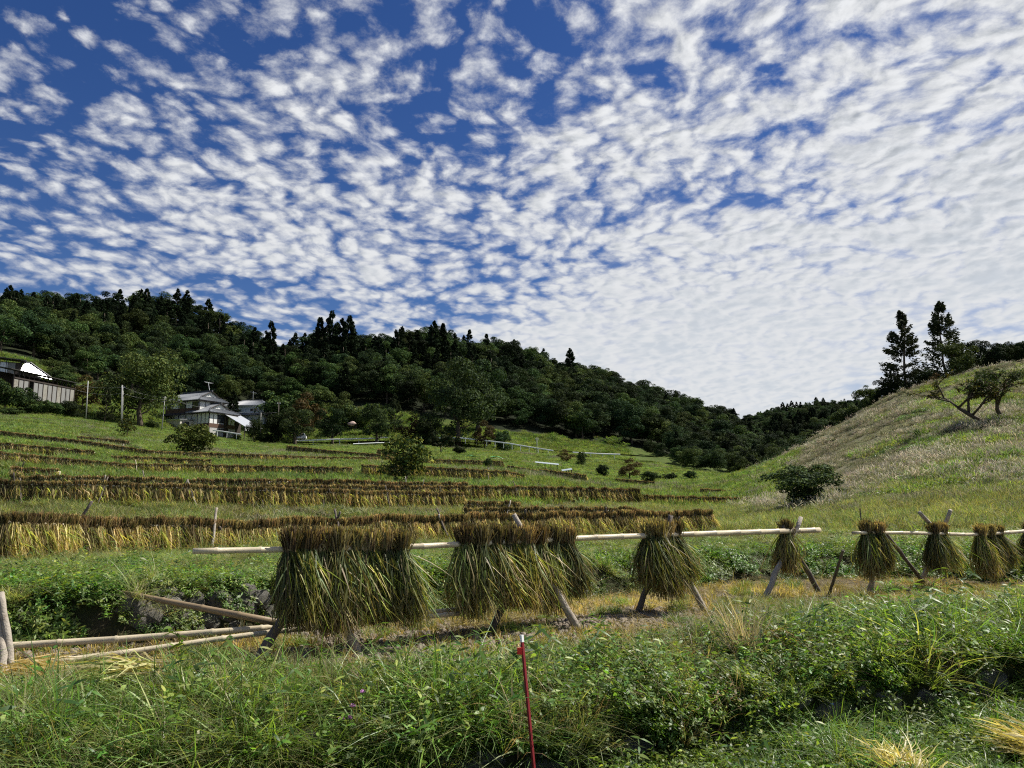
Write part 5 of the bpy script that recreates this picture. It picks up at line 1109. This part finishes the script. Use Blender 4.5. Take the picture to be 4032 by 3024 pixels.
part('wall', 'timber', fr, lambda m: m.box(-6, 8, 0, 6, -6, 0.6)); part('roof', 'white_paint', fr, lambda m: m.slab([(-1.5, -0.8, -0.3), (8.6, -0.8, 1.6), (8.6, 4, 3.0), (-1.5, 4, 1.2)], 0.15)); part('roof', 'metal_rust', fr, lambda m: m.slab([(-8.5, -0.8, 2.6), (-1.6, -0.8, -0.3), (-1.6, 4, 1.0), (-8.5, 4, 3.9)], 0.15))

# ================================================================== utility poles and wires
def utility_pole(u, vt, vb, Y, lab, r=0.14, mat='pole_c', tops=True):
    a, b = P(u[1], vb, Y), P(u[0], vt, Y); a.z = min(a.z, gz(a.x, a.y)) - 0.3
    e = empty('utility_pole', a, 0, lab, 'utility pole', 'utility poles')
    part('pole', mat, e, lambda m: m.tube([(0, 0, 0), tuple(b - a)], [r, r * 0.75], 8), True)
    if tops:
        part('crossarm', 'galv', e, lambda m: m.box((b - a).x - 0.5, (b - a).x + 0.5, (b - a).y - 0.05, (b - a).y + 0.05, (b - a).z - 0.55, (b - a).z - 0.45))
        for s in (-0.4, 0.4): part('insulator', 'white_paint', e, lambda m: m.tube([((b - a).x + s, (b - a).y, (b - a).z - 0.45), ((b - a).x + s, (b - a).y, (b - a).z - 0.2)], [0.05, 0.035], 6))
    return b
t1 = utility_pole((347, 341), 1500, 1617, 180, 'pale utility pole nearest the long shed', tops=False)
t2 = utility_pole((481, 479), 1516, 1648, 184, 'left one of the two utility poles standing side by side', tops=False)
t3 = utility_pole((485, 483), 1518, 1645, 186, 'right one of the two utility poles standing side by side')
t4 = utility_pole((650, 635), 1561, 1708, 196, 'leaning utility pole in front of the farmhouse annex')
t5 = utility_pole((1028, 1024), 1625, 1732, 206, 'thin pole standing before the second house', 0.11, tops=False)
t6 = utility_pole((1098, 1094), 1582, 1726, 214, 'dark utility pole right of the second house', 0.16, 'pole_w')
t7 = utility_pole((2114, 2114), 1722, 1775, 200, 'short lamp pole by the long guardrail', 0.1, tops=True)
def wire(name, a, b, lab, sag=0.6, r=0.03):
    pts = [a.lerp(b, i / 12) - Vector((0, 0, sag * 4 * (i / 12) * (1 - i / 12))) for i in range(13)]
    tag(MB().tube(pts, [r] * 13, 5).build(name, MAT['wire']), lab, 'wire', 'overhead wires')
we = P(292, 1512, 182)
wire('overhead_wire', we, t3 - Vector((0, 0, 0.3)), 'upper wire from the shed to the paired poles'); wire('overhead_wire', P(305, 1537, 182), t3 - Vector((0, 0, 1.9)), 'lower wire from the shed to the paired poles')
wire('overhead_wire', t3 - Vector((0, 0, 0.3)), t4 - Vector((0, 0, 0.2)), 'upper wire from the paired poles to the leaning pole'); wire('overhead_wire', t3 - Vector((0, 0, 1.9)), t4 - Vector((0, 0, 0.7)), 'lower wire from the paired poles to the leaning pole')
wire('overhead_wire', t4 - Vector((0, 0, 0.4)), t6 - Vector((0, 0, 3.0)), 'long wire crossing in front of both houses', 1.5, 0.025)

# ================================================================== road, guardrails, van
def strip(name, pts, w, mat, label):
    V, Fq = [], []
    for i, p in enumerate(pts):
        d = pts[min(i + 1, len(pts) - 1)] - pts[max(i - 1, 0)]; nrm = Vector((-d.y, d.x, 0)).normalized() * (w / 2); V += [p - nrm, p + nrm]
        if i: Fq.append((2 * i - 2, 2 * i - 1, 2 * i + 1, 2 * i))
    me = MB().poly([tuple(v) for v in V], Fq).mesh(name, MAT[mat]); return tag(link(name, me), label, None, None, 'structure')
rp = [(1100, 1744, 214), (1300, 1741, 218), (1560, 1736, 222), (1750, 1738, 224), (2000, 1752, 222), (2200, 1776, 214), (2440, 1790, 218), (2600, 1800, 224)]
rw = []
for u, v, Y in rp:
    p = P(u, v, Y); p.z = max(p.z, gz(p.x, p.y) + 0.1); rw.append(p)
strip('road', rw, 4.0, 'asphalt', 'narrow asphalt road running behind the guardrails')
def guardrail(pts, lab, h=0.85, step=2.2, double=False):
    W = [P(*p) for p in pts]; base = W[0].copy(); e = empty('guardrail', base, 0, lab, 'guardrail', 'guardrails')
    m = MB()
    for a, b in zip(W, W[1:]):
        d = (b - a).normalized(); n = Vector((-d.y, d.x, 0)).normalized()
        prof = [(-0.02, 0.0), (0.05, -0.06), (0.0, -0.15), (0.05, -0.24), (-0.02, -0.32), (-0.06, -0.32), (-0.06, 0.0)]
        m.poly([tuple(q - base - n * x + Vector((0, 0, z))) for q in (a, b) for x, z in prof], [(i, (i + 1) % 7, 7 + (i + 1) % 7, 7 + i) for i in range(7)] + [tuple(range(7)), tuple(range(13, 6, -1))])
    m.build('beam', MAT['white_paint'], e)
    for a, b in zip(W, W[1:]):
        k = max(1, int((b - a).length / step))
        for i in range(k):
            q = a.lerp(b, (i + 0.5) / k) - base; part('post', 'white_paint', e, lambda mm: mm.tube([(q.x, q.y + 0.1, q.z - h - 0.8), (q.x, q.y + 0.1, q.z + 0.02)], [0.07, 0.07], 6))
guardrail([(1165, 1733, 206), (1300, 1728, 209), (1450, 1724, 212), (1528, 1720, 214)], 'white guardrail in front of the dark round trees', step=4.5)
guardrail([(1648, 1722, 216), (1810, 1722, 214), (1900, 1731, 212), (2000, 1743, 208), (2100, 1760, 204), (2178, 1772, 200)], 'long white guardrail sweeping down to the right', step=2.6)
guardrail([(2255, 1779, 208), (2350, 1784, 210), (2442, 1787, 212)], 'short far guardrail right of the lamp pole', step=3.0)
guardrail([(838, 1692, 205), (875, 1696, 204), (950, 1708, 203)], 'white railing in front of the farmhouse', step=2.4)
tag(MB().tube([P(1390, 1748, 170), P(1480, 1744, 172), P(1562, 1742, 174)], [0.12, 0.12, 0.12], 6).build('white_pipe', MAT['white_paint']), 'white pipe lying on the meadow below the guardrail', 'pipe')
vb_ = P(1182, 1727, 217); vb_.z = P(1182, 1731, 217).z
van = empty('van', vb_, R(6), 'small white van parked behind the dark round tree', 'van')
def van_body(m):
    prof = [(-1.7, 0.35), (1.7, 0.35), (1.72, 0.9), (1.55, 1.05), (1.2, 1.75), (1.05, 1.85), (-1.6, 1.88), (-1.72, 1.7)]
    m.poly([(x, y, z) for y in (-0.72, 0.72) for x, z in prof], [tuple(range(8)), tuple(range(15, 7, -1))] + [((i + 1) % 8, i, 8 + i, 8 + (i + 1) % 8) for i in range(8)])
part('body', 'white_paint', van, van_body)
for x0, x1 in ((-1.55, -0.65), (-0.55, 0.25), (0.35, 1.1)): part('side_window', 'glass', van, lambda m: m.box(x0, x1, -0.735, -0.722, 1.15, 1.68))
part('windscreen', 'glass', van, lambda m: m.poly([(1.57, -0.62, 1.08), (1.57, 0.62, 1.08), (1.24, 0.62, 1.72), (1.24, -0.62, 1.72)], [(0, 1, 2, 3)]))
for x in (-1.1, 1.1):
    for y in (-0.74, 0.56):
        w_ = part('wheel', 'rubber', van, lambda m: m.tube([(x, y, 0.28), (x, y + 0.18, 0.28)], [0.28, 0.28], 14)); part('rim', 'galv', w_, lambda m: m.tube([(x, y - 0.012, 0.28), (x, y + 0.02, 0.28)], [0.16, 0.16], 10))
for s in (-0.5, 0.5): part('headlight', 'galv', van, lambda m: m.box(1.705, 1.735, s - 0.13, s + 0.13, 0.68, 0.86))

# ================================================================== boulders, benches, tarps, path on the meadow
def stone_mesh(seed, sx, sy, sz, rough=0.16):
    import bmesh
    bm = bmesh.new(); bmesh.ops.create_icosphere(bm, subdivisions=2, radius=1.0); g = G_(seed)
    dirs = rdir(9, g); offs = g.uniform(0.62, 0.95, 9)
    for v in bm.verts:
        p = np.array(v.co)
        for d, o in zip(dirs, offs):
            k = p @ d
            if k > o: p = p - d * (k - o)
        p = p * (1 + rough * 0.35 * math.sin(p[0] * 4 + seed) * math.cos(p[1] * 3.3 + p[2] * 4)); v.co = (p[0] * sx, p[1] * sy, p[2] * sz)
    me = bpy.data.meshes.new('stone'); bm.to_mesh(me); bm.free(); me.materials.append(MAT['stone']); return me
MAT['pink_rock'] = plain('pinkish_rock', (0.46, 0.34, 0.29), 0.9, 0.15, 1.2, bump=0.5)
bo = link('boulder', stone_mesh(79, 1.3, 0.9, 0.7, 0.6)); bo.data.materials.clear(); bo.data.materials.append(MAT['pink_rock']); bo.location = P(1384, 1668, 222); tag(bo, 'pinkish pale boulder on the knoll between two dark round trees', 'boulder')
def trestle(u0, u1, v0, v1, Y, lab):
    a, b = P(u0, v0, Y), P(u1, v1, Y); e = empty('sheet_rack', a, 0, lab, 'rack'); q = b - a
    part('sheet', 'sheet', e, lambda m: m.slab([(0, -0.6, -0.1), (q.x, q.y - 0.6, q.z - 0.1), (q.x, q.y + 0.7, q.z + 0.12), (0, 0.7, 0.12)], 0.04))
    for f in (0.1, 0.4, 0.65, 0.92): part('leg', 'timber', e, lambda m: m.box(q.x * f, q.x * f + 0.1, q.y * f, q.y * f + 0.1, q.z * f - 0.9, q.z * f - 0.06))
MAT['sheet'] = plain('pale_blue_sheet', (0.30, 0.35, 0.37), 0.6, 0.12, 2.0)
trestle(2108, 2200, 1819, 1828, 105, 'low rack covered with a pale blue sheet on the meadow'); trestle(2212, 2252, 1852, 1846, 96, 'small pale board on legs right of the sheet-covered rack')
pp = []
for u, v, Y in ((1890, 1776, 150), (1915, 1785, 142), (1945, 1796, 134), (1965, 1806, 128)):
    p = P(u, v, Y); p.z = gz(p.x, p.y) + 0.12; pp.append(p)
strip('path', pp, 1.8, 'concrete', 'short grey concrete path on the meadow')
MAT['tarp'] = plain('green_tarp', (0.16, 0.50, 0.20), 0.5, 0.15, 2.0)
for i, (u, v, Y) in enumerate(((1857, 1794, 132), (1955, 1796, 130))):
    p = P(u, v, Y); p.z = gz(p.x, p.y) + 0.15; g = G_(i); me = MB(); pts = [(a * 0.5 - 1.0, b * 0.45 - 0.7, 0.18 * g.uniform(0, 1) + 0.15 * math.sin(a)) for a in range(5) for b in range(4)]
    o = me.poly(pts, [(a * 4 + b, a * 4 + b + 1, a * 4 + b + 5, a * 4 + b + 4) for a in range(4) for b in range(3)]).build('tarp', MAT['tarp']); o.location = p
    sm = o.modifiers.new('thickness', 'SOLIDIFY'); sm.thickness = 0.03
    tag(o, ('crumpled green tarp beside the pale green shrub' if i == 0 else 'crumpled green tarp at the lower end of the grey path'), 'tarp', 'green tarps on the meadow')

# ================================================================== things lying and standing in the near field
def pole_thing(name, pts, r0, r1, lab, mat='bamboo', cat='bamboo pole', group='bamboo poles lying in the near field'):
    return tag(link(name, pole_mesh(name, pts, r0, r1, MAT[mat])), lab, cat, group)
pole_thing('bamboo_pole', [P(-60, 2548, 7.05), P(480, 2516, 7.25), P(1000, 2476, 7.55), P(1400, 2440, 7.9), P(1830, 2398, 8.4)], 0.030, 0.026, 'long pale bamboo pole lying behind the left sheaf cluster')
pole_thing('bamboo_pole', [P(120, 2618, 6.62), P(490, 2570, 6.95), P(1000, 2496, 7.45), P(1400, 2453, 7.8), P(1810, 2416, 8.2)], 0.026, 0.022, 'thinner pale bamboo pole lying in front of the longest one')
pole_thing('bamboo_pole', [P(425, 2322, 8.0), P(700, 2376, 7.75), P(1095, 2452, 7.45)], 0.024, 0.034, 'brown weathered bamboo pole slanting against the stone wall', 'bamboo_dark')
for i, (a, b, lab) in enumerate(((P(62, 2608, 6.6), P(2, 2335, 6.75), 'front one of two grey logs leaning at the left edge'), (P(24, 2618, 6.5), P(-8, 2350, 6.8), 'rear one of two grey logs leaning at the left edge'))):
    a.z = gz(a.x, a.y) - 0.05; tag(link('leaning_log', log_mesh('leaning_log', a, b, 0.036, 0.028, MAT['log'])), lab, 'log', 'logs at the left edge')
a, b = foot(3258, 2352), P(3320, 2166, 10.4); tag(MB().tube([a, b], [0.022, 0.018], 6).build('metal_stake', MAT['log_dark']), 'thin dark stake leaning between the two near racks', 'stake')
a, b = P(3398, 2010, 13.2), P(3402, 2050, 13.0); a.z = -0.2; tag(MB().tube([Vector((a.x, a.y, gz(a.x, a.y))), Vector((a.x - 0.05, a.y, P(3392, 2002, 13.2).z))], [0.014, 0.010], 5).build('thin_rod', MAT['log_dark']), 'thin dark rod rising behind the left sheaf of the right rack', 'rod')
# red marker stake
sb_ = P(2118, 3060, 5.15); st_ = P(2056, 2528, 5.25); sb_.z = gz(sb_.x, sb_.y) - 0.05
mk_ = empty('marker_stake', sb_, 0, 'red marker stake with a white tip and a square red reflector', 'marker stake'); dv = st_ - sb_
part('shaft', 'red', mk_, lambda m: m.tube([(0, 0, 0), tuple(dv)], [0.0115, 0.0115], 4)); d1_ = dv.normalized()
part('tip', 'white_paint', mk_, lambda m: m.tube([tuple(dv), tuple(dv + d1_ * 0.045)], [0.0135, 0.0135], 4))
c_ = dv - d1_ * 0.05 + Vector((-0.02, -0.018, 0)); part('reflector', 'red_refl', mk_, lambda m: m.box(c_.x - 0.018, c_.x + 0.016, c_.y - 0.008, c_.y, c_.z - 0.024, c_.z + 0.018))
# stones of the two retaining walls
def stone_wall(name, label, rows, seed):
    base = Vector(rows[0][0]); e = empty(name, base, 0, label, 'stone wall'); prot = [stone_mesh(seed + i, 1, 0.7, 0.82) for i in range(7)]; g = random.Random(seed)
    for (pos, sz) in rows:
        o = link('stone', prot[g.randrange(7)], e); o.location = Vector(pos) - base; o.rotation_euler = (g.uniform(-0.3, 0.3), g.uniform(-0.4, 0.4), g.uniform(-0.4, 0.4)); o.scale = (sz * g.uniform(0.9, 1.25), sz * 0.8, sz * g.uniform(0.75, 1.1))
rows = []
for (u, v, s) in [(520, 2395, 0.17), (585, 2440, 0.15), (540, 2462, 0.13), (650, 2415, 0.19), (715, 2450, 0.17), (680, 2350, 0.14), (760, 2385, 0.16), (800, 2440, 0.15), (600, 2350, 0.12), (850, 2370, 0.15), (880, 2425, 0.16), (945, 2345, 0.14), (960, 2400, 0.16), (1010, 2370, 0.17), (1040, 2420, 0.15), (1075, 2340, 0.13), (1100, 2395, 0.16), (905, 2470, 0.12), (640, 2485, 0.11), (760, 2490, 0.12), (110, 2455, 0.11)]:
    q_ = P(u, v, 8.1); yk = float(np.interp(q_.x / q_.y, S_FINE, CY_[4])); rows.append((P(u, v, yk + 0.10 + 0.12 * (2490 - v) / 150), s * 1.15))
stone_wall('stone_wall', 'low dry stone wall half overgrown behind the left sheaf cluster', rows, 300)
rows = []
g = random.Random(5)
for s_ in np.arange(-0.35, 0.80, 0.062):
    yk = float(np.interp(s_, S_FINE, CY_[1])); z0 = float(np.interp(s_, S_FINE, CZ_[1])); z1 = float(np.interp(s_, S_FINE, CZ_[2])); hh = z1 - z0
    if g.random() < 0.85: rows.append((((s_ + g.uniform(-0.012, 0.012)) * yk, yk + 0.14, z0 + 0.10 + g.uniform(-0.03, 0.03)), 0.2 * g.uniform(0.75, 1.3)))
    if g.random() < 0.7: rows.append((((s_ + 0.03 + g.uniform(-0.012, 0.012)) * yk, yk + 0.2, z0 + 0.30 + g.uniform(-0.03, 0.03)), 0.17 * g.uniform(0.7, 1.2)))
stone_wall('stone_wall', 'rough stone wall at the foot of the near bank', rows, 320)
# loose bundles of straw and dead grass
def bundle(name, loc, rz, n, length, cols, lab, lift=0.12, width=0.012, flat=0.35, up=0.0, lean=(0, 0)):
    g = G_(int(abs(loc[0] * 100)) + n); a = g.normal(0, 0.55, n); t = np.linspace(0, 1, 5)[None]; ln = length * g.uniform(0.35, 1.15, n)
    b = np.stack([g.normal(0, 0.05, n), g.normal(0, 0.06, n), np.abs(g.normal(0.03, 0.03, n))], 1)
    hz = g.uniform(0.2, 1.2, n) * flat
    path = b[:, None] + np.stack([np.cos(a)[:, None] * ln[:, None] * t * (1 - up), np.sin(a)[:, None] * ln[:, None] * t, ln[:, None] * (hz[:, None] * t * (1 - t * (1 - up)) + up * t)], -1); path[..., 2] = np.maximum(path[..., 2], 0.01)
    path[:, 1:] += g.normal(0, 0.018, (n, 4, 3)).cumsum(1)
    V = ribbons(path, width * np.interp(t, [0, 0.5, 1], [0.7, 1, 0.15]) * np.ones((n, 1)), rdir(n, g), pick(g, cols, n)[:, None].repeat(5, 1))
    o = link(name, mk(name, V, MAT['straw'])); o.location = loc; o.rotation_euler = (0, 0, rz); tag(o, lab, 'straw', 'loose straw bundles'); return o
BLEACH = [(0.50, 0.44, 0.30), (0.42, 0.36, 0.24), (0.56, 0.50, 0.36)]
GOLD = [(0.50, 0.41, 0.16), (0.44, 0.35, 0.13), (0.55, 0.47, 0.24), (0.36, 0.30, 0.10)]
def gp(u, v, Y, dz=0.0): p = P(u, v, Y); p.z = gz(p.x, p.y) + dz; return p
bundle('straw_bundle', gp(560, 2690, 5.75, 0.22), R(195), 130, 0.5, [(0.16, 0.20, 0.06), (0.28, 0.28, 0.10), (0.30, 0.24, 0.12), (0.40, 0.36, 0.18)], 'fallen rice sheaf with green leaves on the left bank', 0.12, 0.016)
bundle('straw_bundle', gp(300, 2640, 6.3, 0.04), R(20), 200, 0.6, YELLOW + BLEACH, 'flattened straw left of the fallen sheaf')
bundle('straw_bundle', gp(40, 2600, 6.4, 0.04), R(10), 110, 0.5, GOLD, 'bright yellow straw at the foot of the leaning logs')
bundle('straw_bundle', gp(3560, 3020, 5.2, 0.05), R(80), 260, 0.34, GOLD + BLEACH[:1], 'spiky golden straw heap at the bottom edge', 0.12, 0.011, 0.5, 0.25)
bundle('straw_bundle', gp(4120, 2900, 5.5, 0.06), R(150), 260, 0.42, GOLD, 'golden straw heap at the lower right corner', 0.12, 0.012, 0.5, 0.2)
bundle('dead_grass', gp(2925, 2545, 7.25, 0.02), R(90), 180, 0.46, BLEACH, 'upright bleached dead grass tuft on the bank right of the marker', 0.1, 0.010, 0.3, 0.85)
bundle('straw_bundle', gp(3010, 2440, 7.6, 0.12), R(-20), 200, 0.5, YELLOW + OLIVE, 'drooping yellow grass tuft beside the bleached tuft', 0.12, 0.012)
bundle('straw_bundle', gp(3290, 2440, 7.9, 0.10), R(-50), 200, 0.5, BLEACH + YELLOW, 'pale straw tuft below the thin dark stake')
bundle('straw_bundle', gp(3575, 2400, 8.5, 0.08), R(-60), 160, 0.4, GOLD + YELLOW, 'yellow straw tuft below the right rack')
# flowers
MAT['thistle'] = plain('thistle_pink', (0.58, 0.28, 0.56), 0.7, 0.15, 20.0); MAT['stem'] = plain('stem_green', (0.08, 0.14, 0.04), 0.6, 0.15, 10.0); MAT['dayflower'] = plain('dayflower_blue', (0.10, 0.22, 0.75), 0.6, 0.1, 20.0)
def flower(u, v, Y, r, mat, lab, grp, name):
    p = P(u, v, Y); e = empty(name, (p.x, p.y, gz(p.x, p.y)), 0, lab, 'flower', grp); h = p.z - e.location.z
    part('stem', 'stem', e, lambda m: m.tube([(0, 0, 0), (0.01, 0, h * 0.6), (0, 0, h)], [0.004, 0.003, 0.003], 5))
    g = G_(int(u)); n = 26; d = rdir(n, g); d[:, 2] = np.abs(d[:, 2]) + 0.2; d = unit(d); t = np.linspace(0, 1, 3)[None]
    V = ribbons(np.array([0, 0, h]) + d[:, None] * (r * t)[..., None], np.tile(np.array([[r * 0.2, r * 0.35, r * 0.15]]), (n, 1)), rdir(n, g), np.ones((n, 3, 3)) * 0.5)
    link('petals', mesh_np('petals', V[0], V[1], MAT[mat]), e)
for u, v, lab in ((1428, 2728, 'topmost pink thistle head on the near bank'), (1388, 2784, 'second highest pink thistle head on the near bank'), (1344, 2834, 'lower left pink thistle head on the near bank'), (1376, 2830, 'lower right pink thistle head on the near bank')):
    flower(u, v, 5.25, 0.024, 'thistle', lab, 'pink thistles on the bank', 'thistle_flower')
for u, v, Y, lab in ((2972, 2742, 6.3, 'left small blue flower on the near bank'), (3480, 2742, 6.75, 'right small blue flower on the near bank'), (3277, 2775, 6.5, 'middle small blue flower on the near bank')):
    flower(u, v, Y, 0.016, 'dayflower', lab, 'blue flowers on the bank', 'blue_flower')
